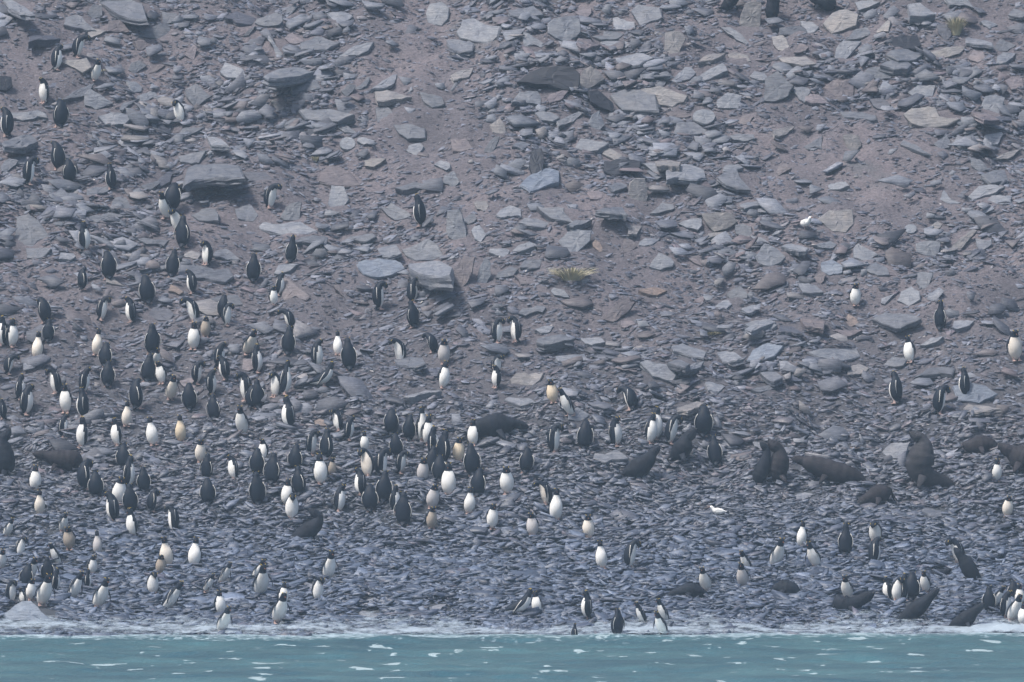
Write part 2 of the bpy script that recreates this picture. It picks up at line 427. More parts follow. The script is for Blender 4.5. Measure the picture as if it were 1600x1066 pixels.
SLABS = """30 10 50 25 l;35 28 22 24 b;8 20 20 14 l;125 35 52 26 g;148 18 24 24 g;190 15 80 32 g;185 40 36 20 b;152 52 30 14 w;240 48 52 24 g;265 28 24 20 g;220 70 20 16 b;298 82 20 24 p;375 28 50 22 d;390 48 20 16 g;245 108 28 16 b;210 135 25 18 l;120 143 56 26 g;155 155 46 34 l;230 150 34 18 l;203 163 32 18 g;180 185 54 20 l;310 150 40 40 g;365 110 44 26 l;215 105 30 22 g;118 102 52 24 w;45 180 60 16 l;32 220 56 20 g;32 250 30 12 l;296 207 40 16 g;340 220 36 16 l;300 245 44 20 g;10 135 20 18 k;70 60 50 10 d;235 290 30 14 g;155 300 40 20 g;190 318 34 20 g;165 340 60 16 g;60 395 40 16 g;105 400 28 12 l;20 312 24 12 l;15 258 28 22 g;240 378 50 14 g;448 420 40 16 l;300 398 26 14 w;455 330 34 30 l;485 374 56 14 g;320 335 44 20 g;354 397 44 18 g;275 452 24 16 o;345 470 70 18 g;250 491 44 22 d;530 455 16 20 b;180 437 30 20 w;295 598 30 20 p;390 570 24 20 p;420 30 44 22 g;530 28 44 20 l;512 45 20 12 o;460 60 30 18 p;500 67 64 22 g;430 72 24 36 l;475 133 48 24 g;565 130 28 20 g;544 141 24 22 g;600 128 42 24 l;614 150 60 16 w;675 156 40 26 g;510 180 90 20 g;600 178 28 28 g;540 201 44 18 g;543 224 32 26 r;572 220 30 12 l;640 205 50 24 g;648 234 28 22 l;586 254 34 14 w;433 165 24 18 w;455 162 20 12 b;442 176 16 8 l;405 136 18 16 b;720 72 46 16 g;722 115 36 20 w;778 196 26 26 w;722 226 36 20 b;768 226 26 26 g;518 337 32 10 l;560 371 56 14 g;690 258 26 16 l;705 281 26 28 l;736 262 20 8 w;773 285 20 14 b;752 322 24 18 w;734 341 22 18 g;795 330 40 18 l;748 365 24 28 l;608 391 40 18 l;708 409 20 8 l;792 425 36 18 g;618 330 50 28 g;780 395 34 14 l;640 290 46 12 g;930 305 24 14 p;965 292 30 14 g;1022 262 36 16 l;868 335 60 26 g;935 384 18 20 o;984 384 24 22 b;990 358 26 16 w;1035 325 40 18 g;1034 408 40 28 l;1085 408 30 18 p;1045 378 12 22 l;1015 378 34 12 l;820 385 40 16 l;1078 350 38 18 l;835 348 50 14 g;905 348 40 10 g;955 330 50 12 g;830 412 36 16 g;822 18 56 18 g;835 62 36 26 l;912 20 26 20 p;975 36 36 20 l;950 55 50 14 g;963 69 50 10 l;920 68 38 16 p;1010 24 50 34 g;990 92 60 20 l;1112 90 44 14 w;1155 90 38 18 w;1110 112 54 28 l;1186 118 30 14 l;925 122 42 40 w;1065 118 46 28 l;990 155 76 36 g;823 153 46 22 l;872 150 34 22 p;855 182 40 16 l;890 185 40 24 l;933 188 24 32 l;1100 181 44 28 r;1140 157 40 26 l;1060 178 40 12 b;1080 201 56 22 g;1165 187 26 16 b;925 227 54 22 l;958 242 34 22 w;820 205 30 10 l;815 228 30 14 g;1044 255 40 10 w;1022 248 24 10 l;850 100 30 8 l;1160 215 40 12 g;1240 48 44 16 g;1265 42 30 20 l;1355 8 40 16 l;1500 5 44 16 l;1475 50 24 26 d;1545 38 28 14 l;1380 42 22 20 w;1345 52 44 20 g;1220 68 30 26 w;1252 75 24 14 b;1245 95 60 14 w;1415 85 60 18 g;1530 65 44 14 l;1570 70 36 20 g;1526 88 28 20 p;1572 90 30 18 l;1375 115 60 24 g;1400 101 50 14 g;1252 148 30 26 g;1277 153 40 18 p;1310 138 50 28 b;1440 143 44 20 l;1375 163 34 20 d;1340 180 60 12 g;1540 181 44 14 p;1225 205 34 16 w;1270 222 30 22 g;1430 230 50 24 g;1472 222 28 22 g;1550 218 36 24 l;1395 245 24 8 l;1572 241 46 16 w;1590 20 30 14 g;1585 130 30 20 p;1225 265 24 20 b;1310 290 34 12 l;1337 278 10 24 w;1530 258 28 22 l;1555 275 44 20 g;1485 308 34 22 l;1562 312 40 14 l;1423 357 24 18 r;1451 343 20 10 l;1459 352 26 16 w;1486 355 16 8 l;1537 382 26 20 g;1215 372 20 14 l;1242 387 44 12 l;1290 382 36 12 l;1337 417 22 12 l;1370 420 40 22 g;1258 431 22 14 l;1281 434 20 20 b;1325 431 20 16 l;1350 430 22 14 l;1387 467 22 16 l;1445 438 26 28 g;1330 500 24 20 o;1400 500 80 24 g;1505 507 34 14 l;1455 533 38 14 l;1340 577 36 18 w;1398 565 40 16 g;1460 582 66 18 g;1534 638 60 14 w;1122 448 24 12 w;1152 457 34 22 g;1130 475 28 14 l;1107 476 26 12 l;1140 488 22 12 w;1068 489 20 14 p;1093 491 26 12 l;1172 482 30 12 l;1188 508 50 18 l;1235 514 40 14 d;1267 450 40 16 l;1290 472 24 12 l;1270 505 40 16 b;1082 571 38 14 l;1140 557 42 16 l;1231 570 28 14 l;1237 584 24 8 l;1118 604 32 16 l;1092 607 20 12 p;1205 588 36 16 g;1198 606 50 14 g;1325 520 46 12 p;815 437 24 16 b;875 457 30 16 l;913 441 20 10 l;952 441 26 12 d;1020 455 46 12 o;982 505 24 14 p;1004 513 24 10 l;938 490 16 12 l;832 485 44 16 g;850 515 30 12 l;868 530 60 16 g;925 533 42 12 l;893 560 50 14 l;905 577 30 8 l;1060 568 36 12 g;1146 262 32 12 l;1115 292 24 10 l;1180 320 50 12 l;1122 368 40 12 w;1187 355 20 14 p;1175 341 26 12 g;1162 360 28 22 g;1188 374 34 12 l;1165 403 30 10 l;1170 418 22 14 l;1135 412 20 10 l;828 592 42 20 w;812 627 48 12 l;905 647 34 22 l;660 615 60 12 l;1190 696 30 14 l;1250 698 28 10 l;1303 680 26 12 r;1335 705 18 12 o;955 712 56 20 l;1080 635 44 16 w;1255 775 36 12 l;578 960 34 12 l;575 940 34 12 l;685 950 28 14 l;490 915 30 12 l;1460 800 40 12 g;640 565 50 16 g;505 660 28 12 o"""

PENG = """
88 75 112 H 100 w|on the slope beside the pale slab in the top left corner
127 58 92 B 80 w|highest of the penguins in the top left corner
152 97 129 W 40 w|leaning at the right end of the pale slab, top left
68 124 163 H -60 w|below the pale slab at the top left, white front outward
92 160 202 H -140 w|just under the overlapping slabs, top left column
10 162 216 H -120 w|at the left edge of the photo near the top
281 158 194 P -35 w|alone under the rocks right of the top left group
91 206 268 H -130 w|tallest in the top left column of dark backs
48 246 291 P 95 w|lower left of the top left column, speckled front
107 253 289 H -150 w|at the foot of the top left column
174 261 298 N -120 w|leaning right, between the left column and the big ledge slab
256 302 344 W -30 w|below the left end of the big ledge slab
269 284 332 P 170 w|round and dark under the left tip of the ledge slab
276 328 364 B -30 w|in the middle of the chain of four under the ledge slab
286 343 389 N 150 w|lowest of the chain of four under the ledge slab
427 282 328 B 60 w|with pinkish feet, alone right of the big ledge slab
134 352 394 N 75 w|alone among thin slabs at the left, bright front
170 397 439 H -160 w|above the left crowd, between two dark huddled ones
268 395 436 N 180 w|dark, under the chain of four, beside a mottled stone
320 379 416 P -60 w|round, on a brown slab below and right of the chain of four
395 402 443 N 180 w|faint and dark, right of the round preening one
453 372 413 S 180 w|pointed head, on rough pale stones below the wide light slab
658 309 355 N -115 w|alone in the middle of the upper slope
130 423 456 H 130 w|small and dark, high on the left side
300 426 461 H -95 w|on the long slab below the round preening one
232 435 477 H 180 w|beside the orange brown stone on the left
160 467 503 P 75 w|speckled front, upper edge of the left crowd
204 469 506 H -80 w|beside the greenish boulder at the upper left crowd
435 430 464 N 70 w|upper of two by the brown triangular slab
429 450 479 H 50 w|lower of two by the brown triangular slab
596 445 485 P 95 w|left one of three on the slope under the blue slabs
645 439 476 H 95 w|upper right of three under the blue slabs
647 475 514 N -150 w|lowest of three under the blue slabs
296 468 506 B -70 w|bright bowed head, above two pale bellied ones
321 497 529 H 10 f|mottled brown young bird beside a bright white one
302 506 548 N -10 w|bright white beside the mottled young bird
349 466 500 H 170 w|dark, upper of two right of the bowed white one
357 478 511 P 80 w|speckled, lower of two right of the bowed white one
448 486 517 B -80 w|bright white head bowed left, above a dark blue back
450 516 557 N 180 w|dark blue back right under the bowed white one
390 516 556 W 25 c|pinkish cream, alone in the left middle
528 520 557 U -8 w|brightest oval front in the middle left
547 528 581 N 180 w|tall dark back just right of the bright oval front
497 536 577 H 80 w|left neighbour of the bright oval front
500 570 606 D 80 w|dark with long tail, under the left neighbour of the oval front
619 532 569 B -50 w|leaning left, alone between the middle pairs
694 533 571 H 15 y|greyish belly, upper of the pair in the middle
672 524 553 B -110 w|dark, ducking left behind the greyish bellied one
692 567 609 N 45 w|lower of the pair in the middle
780 499 538 P 60 w|left of the two bowing to each other
803 499 538 P -80 w|right of the two bowing to each other
781 557 587 B 50 w|upper one below the two bowing birds
774 573 608 H -60 w|lower one below the two bowing birds
70 469 507 P -150 w|upper dark one of the left edge pair
75 503 537 N 180 w|blue black back under the upper dark one at the left edge
2 500 542 N -90 w|cut off by the left edge beside a bright front
20 501 544 N 55 w|bright front near the left edge
57 521 563 U -10 c|cream front, alone near the left edge
150 516 557 O 5 c|dark flipper held straight out, upper left crowd
165 540 576 H 170 w|dark, under the one with its flipper out
168 569 607 N 180 w|broad dark back with spread tail in the left crowd
237 512 556 N -160 w|dark back above a leaning white front, left crowd
243 545 574 W 30 w|white front directly under a tall dark back, left crowd
253 567 602 H -40 w|between two white fronts in the left crowd
267 589 627 W 10 c|cream front below a stooping dark one, left crowd
18 558 587 B 85 w|round and dark at the left edge
85 579 617 P -75 w|hooded shape with thin white rim, left edge crowd
103 603 647 N -25 w|slim white front, left edge crowd
131 579 616 H 85 w|upper of two dark backs stacked at the left
130 612 656 N -120 w|lower of two dark backs stacked at the left
30 590 627 N 90 w|beside the round dark one at the left edge
41 605 651 H 80 w|slim, just inside the left edge
5 628 657 N -110 w|half outside the left edge, thin white streak
216 588 642 H 130 w|tall and brownish dark in the left crowd
197 630 669 U 15 c|cream front with parted legs, left crowd
341 539 577 H 90 w|dark, right part of the left crowd, white flank
403 544 585 N 80 w|dark beside a reddish stone, left middle
332 582 619 H 85 w|reddish dark with small white belly spot
298 604 644 H 180 w|broadest dark back in the left crowd
381 584 629 P -75 w|dark with pale rim, beside a bluish flat stone
336 621 659 N 150 w|dark, thin white flank, below the broadest back
427 584 623 P -55 w|left of two back to back birds, left middle
444 566 619 S 80 w|right of two back to back birds, left middle
452 624 673 N -80 w|tall, below the back to back birds
375 639 681 W -25 w|slim white, leaning, right side of the left crowd
527 641 676 P -60 w|round, white rimmed, beside the orange topped stone
98 652 687 H 85 w|dark, beside the tall white fronted one at the left
127 654 702 N -60 w|tall, white side outward, above the lying brown seal
183 659 699 N -65 w|white faced, right of the lying brown seal
240 654 698 U 15 w|greyish white front, lower left crowd
283 651 693 U 8 o|orange stained front in the lower left crowd
313 689 724 H 10 c|cream, above a dark back, lower left crowd
323 714 752 N 160 w|dark back directly under a cream front
365 716 752 H -85 w|small with pale streak, lower left crowd
409 689 722 H -40 w|white bib on top of a dark pair
402 706 745 H 170 w|dark, middle of the stack at the left centre
425 714 760 N 150 w|dark, thin white line down its right side
403 742 792 N 180 w|dark, bottom of the stack at the left centre
489 676 713 P 65 w|left of an arching pair, centre left
511 676 720 N 130 w|right of an arching pair, centre left
502 712 759 N 25 w|large bright front below the arching pair
519 718 746 H 35 f|small buff front beside the large bright one
570 677 707 N 15 w|small bright front alone left of centre
572 703 748 P -50 c|pinkish front, left of two round hooded ones
599 703 748 P 75 w|right of two round hooded ones
562 737 777 H -85 w|below the left round hooded one
470 734 777 N 150 w|dark back between two white fronts, centre left
447 751 793 N -10 w|tall bright front, lower centre left
456 773 814 P 15 w|under the tall bright front, lower centre left
530 760 802 H 60 w|faint and ragged, between the lower centre groups
597 742 788 N 180 w|dark under the right round hooded one
613 644 682 P 170 w|hooded with two white slits, above the central crowd
622 682 716 H 180 w|dark, just under the hooded one with two slits
628 708 742 P 75 w|greenish dark, white face, central crowd
660 637 692 S 40 w|upper of two overlapping white throats, centre
669 652 697 N 35 w|lower of two overlapping white throats, centre
677 672 716 N 95 w|long white flank line, central crowd
693 674 726 N 120 w|dark, brownish, right of the long flank line
739 659 699 N -25 w|white front against the big dark seal
716 687 724 H 20 o|plump cream orange front in the centre
739 696 747 N 180 w|tall dark back right of the plump cream one
660 718 756 H 10 y|pinkish grey front, central crowd
701 727 777 N -10 w|long white front at the centre bottom
747 737 779 H 170 w|dark, right of the long white front
617 761 802 N 60 w|slim white line, lower central crowd
631 766 824 N 170 w|tallest dark back, lower central crowd
674 759 797 H 5 y|face visible, grey front, lower central crowd
674 794 829 H 20 f|buff and ragged, below the grey fronted one
733 764 805 U 0 w|facing the sea, parted feet, right of the grey one
793 731 774 H 5 w|plump pale front alone right of centre
769 790 829 H 25 w|standing on a flat stone, lower centre
847 756 791 B -70 c|pale bent neck, left of the tallest white one
868 766 816 U 0 w|tallest full white front, right of centre
832 804 841 H -10 y|small ragged grey white, below the pale bent neck
920 807 844 H 5 c|cream front, lower right of centre
941 847 891 U 0 w|plain oval white front, lower centre right
986 848 891 P 100 w|white crescent side, beside the plain oval front
865 596 632 H 0 o|small with orange front, right of centre
885 611 652 W -50 w|white diagonal belly beside the small orange one
869 659 710 P 70 w|large round curl of dark and white
912 660 706 H 180 w|dark back right of the large round curl
965 654 699 H 60 w|leftmost of the group beside the sitting seals
980 604 644 B -110 w|dark, stooping left above the right hand group
1025 639 690 N 80 w|rear one of two overlapping white flanks
1016 649 695 N 60 w|front one of two overlapping white flanks
1050 650 695 P 90 w|hooded, curved white edge, left of the sitting seal
1098 638 684 H 180 w|dark back behind the sitting seal
1120 686 730 N 180 w|dark back right of the sitting seal
820 704 742 H 180 w|faint dark back under the big dark seal
62 768 807 U 8 c|squarish cream front at the lower left
55 730 770 N 20 w|white front under the lying brown seal's head
136 716 768 P 120 w|arched dark back right of the lying brown seal
184 748 790 H 20 w|white front wedged between dark ones, lower left
200 716 766 N 80 w|tall and dark in the lower left stack
195 698 735 H 170 w|head and back at the top of the lower left stack
205 762 803 N 180 w|dark middle of the lower left stack
208 797 841 N -60 w|lowest of the lower left stack, small white front
239 769 802 P 120 w|dark arched back with white slit, lower left
268 794 834 P -85 w|dark, white slit, above two bright fronts
177 774 818 H -90 w|dark, beside the lower left stack
12 811 842 W 45 w|small, lower left edge, leaning right
33 840 874 P 60 w|curled, white cheek, lower left edge
3 861 892 W 20 w|cut by the left edge, lower down
100 802 832 W 40 w|just above a greyish buff one, lower left
109 825 861 H -15 f|greyish buff front, lower left
153 832 870 U 5 y|greyish white alone at the lower left
87 852 884 W -50 w|thin white diagonal, lower left
50 872 910 W 45 w|white diagonal front above the bottom left crowd
145 870 900 H 50 w|small and dark between two walkers, lower left
262 841 888 U 10 c|cream front, left of a bright pair
302 842 888 U -5 w|face visible, right of a bright pair
69 899 949 W 25 w|biggest front right above the pale blue boulder
48 907 940 H 30 w|half hidden behind the biggest front by the blue boulder
85 893 928 N 100 w|dark back beside the biggest front by the blue boulder
36 922 946 H -60 w|peeping over the pale blue boulder
117 897 942 W 45 w|walking right, bottom left
137 894 923 N 90 w|dark back overlapping the walker at the bottom left
157 908 954 W 35 w|slim, apart, at the bottom left
241 896 932 P 35 w|bowed, left end of the shore group
251 869 900 H 20 f|buff breast beneath the cream front of the bright pair
266 904 957 W 60 w|strongly slanting white front near the shore
325 899 928 W 50 w|small plump, left of two near the shore
351 881 914 W 45 w|right of two near the shore, head lowered
346 925 963 N 40 w|upper of two at the water's edge, left
350 949 990 W 45 w|lower of two at the water's edge, left
402 876 910 W 30 w|upper left of two mid shore walkers
412 879 934 W 20 w|taller of two mid shore walkers
442 913 948 N 30 w|behind a tall shore walker, white faced
437 922 976 W 30 w|tall shore walker with long white front
499 904 943 P 50 w|curled, alone near the shore left of centre
516 864 909 W 30 w|bright pointed front above the curled shore one
805 924 964 D 70 w|fat, dark back, white flank, at the central shore
840 927 963 N -15 w|cream front with dark foot, at the central shore
917 928 969 N -75 w|dark, white slit on the left, right of the fat pair
963 957 997 N -140 w|standing in the wash, dark back to the sea
897 979 1003 S 120 w|small dark one wading in the water
1000 944 977 W -60 w|thin white diagonal beside the wading ones
1034 939 974 W -50 w|upper of two sliding fronts at the right centre shore
1032 957 995 W -45 w|lower of two sliding fronts at the right centre shore
1103 889 926 W -20 w|bright front behind a lying seal, right shore
1160 884 922 W -20 y|greyish front, lower of a pair, right shore
1165 862 897 W -50 w|upper of a pair, right shore
1214 844 889 W 25 w|slim curved white front, right shore
1251 817 857 O -20 w|one flipper held out, right side
1272 850 890 W -25 w|right of the slim curved one
1320 822 872 S 180 w|slender dark back, far from others, lower right
1366 816 851 B -20 w|white face above a dark back, lower right
1366 844 885 H 95 w|dark back below the white face, lower right
1322 901 938 W -25 w|long white front rising behind a dark seal
1388 904 940 N -60 w|left of a tight trio, lower right
1402 904 942 P 40 w|middle of a tight trio, lower right
1414 902 941 N 90 w|right of a tight trio, lower right
1443 895 927 W -20 w|small, between the trio and the slanting seal
1493 844 884 B -60 w|white nape, in front of a dark slanting seal
1555 917 952 W 45 w|leftmost of the far right shore cluster
1571 925 968 H 60 w|second in the far right shore cluster
1583 930 974 W 20 w|broad white front in the far right shore cluster
1593 915 950 N 30 w|topmost of the far right shore cluster
1598 945 980 N -20 w|cut by the right edge in the far right cluster
1557 720 754 N 30 w|white front beside the seal at the right edge
1573 777 810 H 0 c|cream front alone near the right edge
1337 446 480 H 25 w|white and plump, high on the right slope
1469 474 518 S 150 w|pointed dark back, high on the right slope
1422 528 569 N -45 w|bright slanting front on the right slope
1401 586 633 N -120 w|dark with a white rim, on the right slope
1469 606 649 P 95 w|stooping, middle of three on the right slope
1507 580 622 N -120 w|dark against a pale blue slab, right slope
1588 514 566 H 20 c|cream belly, white face, at the right edge
229 558 600 N 180 w|dark, half behind a slanting white front, left crowd
404 599 641 N 180 w|dark, between the dark pale rimmed one and the back to back birds
393 607 640 H 150 w|low dark back right of the bluish flat stone, left middle
640 654 691 H 170 w|dark, between the hooded one and the overlapping throats
672 702 744 N 180 w|dark, directly below the long flank line, central crowd
688 716 756 H 170 w|dark, left shoulder of the long white front at the centre bottom
326 752 792 H 180 w|faint dark back low in the left crowd, under a dark back
579 762 802 H 180 w|dark, lowest under the left round hooded one
40 886 922 H 170 w|dark back left of the white diagonal front, bottom left
74 876 912 N 180 w|dark back above the biggest front by the blue boulder
20 908 944 P 60 w|dark, bowed, at the far left above the blue boulder
1424 900 941 H 180 w|dark back closing the tight trio on the right
1546 921 960 N 180 w|dark back at the left of the far right shore cluster
1583 912 944 H 180 w|dark back at the top of the far right shore cluster
352 560 596 H -90 w|low dark one right of the dark white flanked bird, left crowd
310 568 602 P 75 w|dark, bowed, above the broadest back of the left crowd
462 700 738 H 170 w|dark, just above the dark back between two white fronts
545 655 690 H 90 w|dark, right of the round white rimmed one
150 742 780 H 180 w|dark, below the arched back near the lying brown seal
225 735 772 N 180 w|dark back right of the lower left stack
"""

# landmarks other labels can lean on
MARKS = [((893, 420), 'the yellow grass tuft in the middle'), ((1495, 36), 'the grass tuft at the top right'), ((1258, 353), 'the white bird on the slope'),
         ((1122, 804), 'the white bird on the beach'), ((1440, 715), 'the big upright seal'), ((866, 122), 'the largest blackish boulder'),
         ((334, 268), 'the widest ledge slab'), ((658, 332), 'the lone penguin of the central slope'), ((1124, 347), 'the large tan slab'),
         ((1337, 463), 'the plump white penguin on the right'), ((1469, 496), 'the pointed dark penguin on the right'), ((748, 48), 'the large pale slab at top centre'),
         ((1215, 135), 'the greenish grey boulder'), ((1455, 182), 'the leaf shaped buff slab'), ((713, 353), 'the tall upright central slab'),
         ((997, 298), 'the round topped upright slab'), ((280, 176), 'the penguin alone under the rocks'), ((92, 180), 'the top left column of penguins'),
         ((1303, 553), 'the largest flat pale slab'), ((1172, 25), 'the tan upright block'), ((134, 373), 'the penguin alone at the left'),
         ((452, 392), 'the pointed penguin on the left slope'), ((1305, 345), 'the buff jagged slab'), ((780, 665), 'the big dark seal in the middle'),
         ((68, 925), 'the pale blue boulder'), ((440, 135), 'the pale ledge slab'), ((968, 485), 'the slab over a pink stone'), ((1413, 66), 'the small blackish boulder'),
         ((1500, 370), 'the buff splinter slab'), ((1520, 612), 'the pale blue slab on the right'), ((805, 518), 'the two bowing penguins'), ((492, 247), 'the yellow moss spot')]

raw = [tuple(t.split()) for t in SLABS.replace(';', '\n').split('\n') if t.strip()]
raw = [(float(a), float(b), float(c), float(d), e) for a, b, c, d, e in raw]
raw.sort(key=lambda r: -r[2] * r[3])
KEEP = 300 - len(POLYS)
small_ones = raw[KEEP:]
raw = raw[:KEEP]

TEMPL = [np.array(p[0], float) for p in POLYS if 'boulder' not in p[4]]
def _asp(p): return np.ptp(p[:, 1]) / np.ptp(p[:, 0])
def polypts(lr, cx, cy, w, h, rnd=False):
    if rnd:
        a = np.arange(12) / 12 * 2 * np.pi; r_ = lr.uniform(0.95, 1.0, 12)
        x, y = np.cos(a) * r_, np.sin(a) * r_
    else:                          # a broken outline like those traced, mirrored and worn differently
        near = sorted(TEMPL, key=lambda p: abs(math.log(_asp(p) / (h / w))))[:16]
        p = near[int(lr.integers(0, len(near)))].copy()
        x = (p[:, 0] - p[:, 0].mean()) / np.ptp(p[:, 0]); y = (p[:, 1] - p[:, 1].mean()) / np.ptp(p[:, 1])
        if lr.random() < 0.5: x = -x[::-1]; y = y[::-1]
        if lr.random() < 0.3: y = -y[::-1]; x = x[::-1]
        if len(x) > 5 and lr.random() < 0.6:
            k = int(lr.integers(0, len(x))); x = np.delete(x, k); y = np.delete(y, k)
        x = x + lr.normal(0, 0.06, len(x)) + lr.uniform(-0.3, 0.3) * y; y = y + lr.normal(0, 0.06, len(y))
    x = (x - x.min()) / (x.max() - x.min()) - 0.5; y = (y - y.min()) / (y.max() - y.min()) - 0.5
    return np.stack([cx + x * w, cy + y * h], 1)

entries = []
for i, (cx, cy, w, h, tone) in enumerate(raw):
    lr = np.random.default_rng(1000 + i)
    pts = polypts(lr, cx, cy, w, h, tone == 'r')
    ratio = h / w
    tilt = -0.30 + min(0.95, ratio) * 0.72 + lr.normal(0, 0.12)
    th = (0.07 + 0.08 * lr.random()) * (0.6 + w / 60) * (1.25 if ratio < 0.45 else 1.0)
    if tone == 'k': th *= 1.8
    o, size = slab('slate_rock', pts, tone, tilt, th, lr, lr.normal(0, 0.10), tone == 'r')
    (mx, my), mk = min(MARKS, key=lambda m: math.hypot(m[0][0] - cx, (m[0][1] - cy) * 1.2) + (0 if math.hypot(m[0][0] - cx, m[0][1] - cy) > 12 else 999))
    dx, dy = cx - mx, cy - my
    if abs(dx) > 1.6 * abs(dy): rel = 'right of' if dx > 0 else 'left of'
    elif abs(dy) > 1.6 * abs(dx): rel = 'below' if dy > 0 else 'above'
    else: rel = 'diagonally below' if dy > 0 else 'diagonally above'
    sz = 'big' if w >= 52 else ('small' if w < 30 else 'mid sized')
    shp = 'round stone' if tone == 'r' else ('thin flat slab' if ratio < 0.36 else ('upright slab' if ratio > 0.85 else 'broad slab'))
    entries.append([o, f"{sz} {TONEW[tone]} {shp}", f"{rel} {mk}", math.hypot(dx, dy)])
ORD = ['nearest', 'second', 'third', 'fourth', 'fifth', 'sixth', 'seventh', 'eighth', 'ninth']
from collections import defaultdict
byl = defaultdict(list)
for e in entries: byl[(e[1], e[2])].append(e)
for (a, b_), L in byl.items():
    L.sort(key=lambda e: e[3])
    for k, e in enumerate(L):
        lab = f"{a} {b_}" if len(L) == 1 else f"{ORD[k]} {a} {b_}"
        if len(lab.split()) > 16: lab = lab.replace('mid sized ', '').replace('diagonally ', '')
        tag(e[0], lab, 'slate slab', 'slate slabs lying on the slope', 'thing')
for i, (pts, tone, tilt, th, lab) in enumerate(POLYS):
    lr = np.random.default_rng(5000 + i)
    nm = 'boulder' if 'boulder' in lab else 'slate_rock'
    o, size = slab(nm, pts, tone, tilt, th, lr, 0, False)
    tag(o, lab, 'boulder' if nm == 'boulder' else 'slate slab', 'slate slabs lying on the slope' if nm != 'boulder' else 'boulders on the slope', 'thing')

SEALS = [
 ([(736, 684, 5), (748, 674, 12), (762, 667, 17), (778, 665, 18), (794, 664, 13), (806, 663, 9), (816, 666, 6)], 0, 'big dark fur seal in the middle with its neck stretched to the right', 0.1),
 ([(122, 732, 6), (116, 724, 16), (100, 722, 16), (86, 719, 13), (72, 716, 9), (62, 714, 6)], 1, 'brown fur seal lying among the penguins at the left, head to the left', 0.1),
 ([(10, 738, 13), (7, 722, 17), (4, 704, 15), (3, 691, 10), (9, 683, 7)], 0, 'dark fur seal sitting up at the left edge', 0.3),
 ([(456, 844, 5), (468, 838, 11), (482, 831, 14), (494, 820, 11), (498, 809, 8), (491, 803, 6)], 0, 'dark fur seal with raised head looking left, alone on the lower left beach', 0.0),
 ([(976, 742, 6), (988, 738, 13), (1002, 731, 16), (1014, 720, 12), (1021, 711, 8), (1026, 706, 5)], 0, 'dark fur seal lying under the sitting one, right of centre', 0.2),
 ([(1050, 718, 6), (1058, 712, 13), (1068, 700, 15), (1073, 688, 10), (1080, 681, 7)], 0, 'dark fur seal sitting up between penguins, right of centre', -0.2),
 ([(1182, 755, 6), (1186, 746, 12), (1192, 732, 11), (1197, 716, 8), (1198, 704, 6), (1193, 698, 4.5)], 0, 'slim dark fur seal sitting up, left of a brown one', 0.1),
 ([(1206, 750, 8), (1213, 740, 15), (1218, 722, 15), (1217, 706, 10), (1209, 698, 7)], 1, 'brown fur seal sitting up, right of a slim dark one', 0.2),
 ([(1348, 752, 6), (1334, 747, 12), (1314, 742, 16), (1290, 735, 16), (1268, 728, 14), (1255, 723, 9), (1247, 721, 6)], 1, 'long brown fur seal lying flat between the pair and the big upright one', -0.1),
 ([(1393, 768, 6), (1384, 771, 13), (1370, 776, 16), (1357, 781, 11), (1348, 786, 7)], 1, 'small brown fur seal curled left of the big upright seal', 0.3),
 ([(1490, 759, 4), (1474, 755, 10), (1452, 749, 15), (1438, 736, 20), (1438, 716, 22), (1441, 699, 15), (1438, 688, 10), (1431, 684, 7)], 2, 'big grey brown fur seal sitting upright, the largest on the beach', 0.15),
 ([(1507, 698, 6), (1518, 701, 12), (1534, 699, 15), (1546, 697, 12), (1553, 701, 6)], 1, 'brown fur seal curled up, right of the big upright seal', -0.2),
 ([(1625, 728, 14), (1608, 722, 22), (1592, 717, 20), (1580, 711, 12), (1572, 706, 8)], 1, 'brown fur seal cut off by the right edge', 0.0),
 ([(1104, 932, 5), (1090, 928, 11), (1074, 926, 13), (1060, 928, 9), (1051, 931, 6)], 0, 'dark fur seal lying in front of a bright penguin, right shore', 0.2),
 ([(1248, 928, 5), (1238, 924, 12), (1226, 923, 14), (1216, 922, 10), (1210, 926, 6)], 0, 'dark fur seal huddled alone on the right shore', -0.2),
 ([(1308, 936, 6), (1314, 945, 14), (1328, 948, 14), (1344, 941, 10), (1355, 935, 7)], 0, 'dark fur seal in front of a long white penguin, right shore', 0.0),
 ([(1403, 970, 4), (1416, 964, 10), (1430, 955, 13), (1444, 943, 10), (1455, 932, 7), (1461, 927, 5)], 0, 'dark fur seal slanting up to the right, beside the tight penguin trio', 0.1),
 ([(1487, 980, 5), (1498, 975, 11), (1512, 967, 12), (1523, 957, 8), (1531, 951, 5)], 0, 'dark fur seal at the water, left of the far right penguin cluster', -0.1),
 ([(1530, 909, 6), (1520, 900, 12), (1510, 884, 12), (1502, 872, 8), (1496, 864, 5)], 0, 'dark fur seal slanting up to the left behind a white naped penguin', 0.1),
 ([(1458, 901, 5), (1468, 898, 8), (1476, 895, 6), (1481, 893, 4)], 0, 'small dark fur seal pup between the trio and a slanting seal', 0.1),
 ([(1205, 30, 7), (1206, 20, 11), (1208, 6, 11), (1210, -8, 8)], 0, 'dark fur seal cut by the top edge, left of a slab pile', 0.1),
 ([(1302, 10, 9), (1290, 6, 13), (1276, 0, 11), (1266, -8, 7)], 0, 'dark fur seal cut by the top edge above the buff boulder', 0.1),
 ([(1130, 12, 6), (1138, 8, 10), (1148, -2, 9), (1152, -10, 6)], 0, 'dark fur seal cut by the top edge, left of the tan block', -0.1),
]

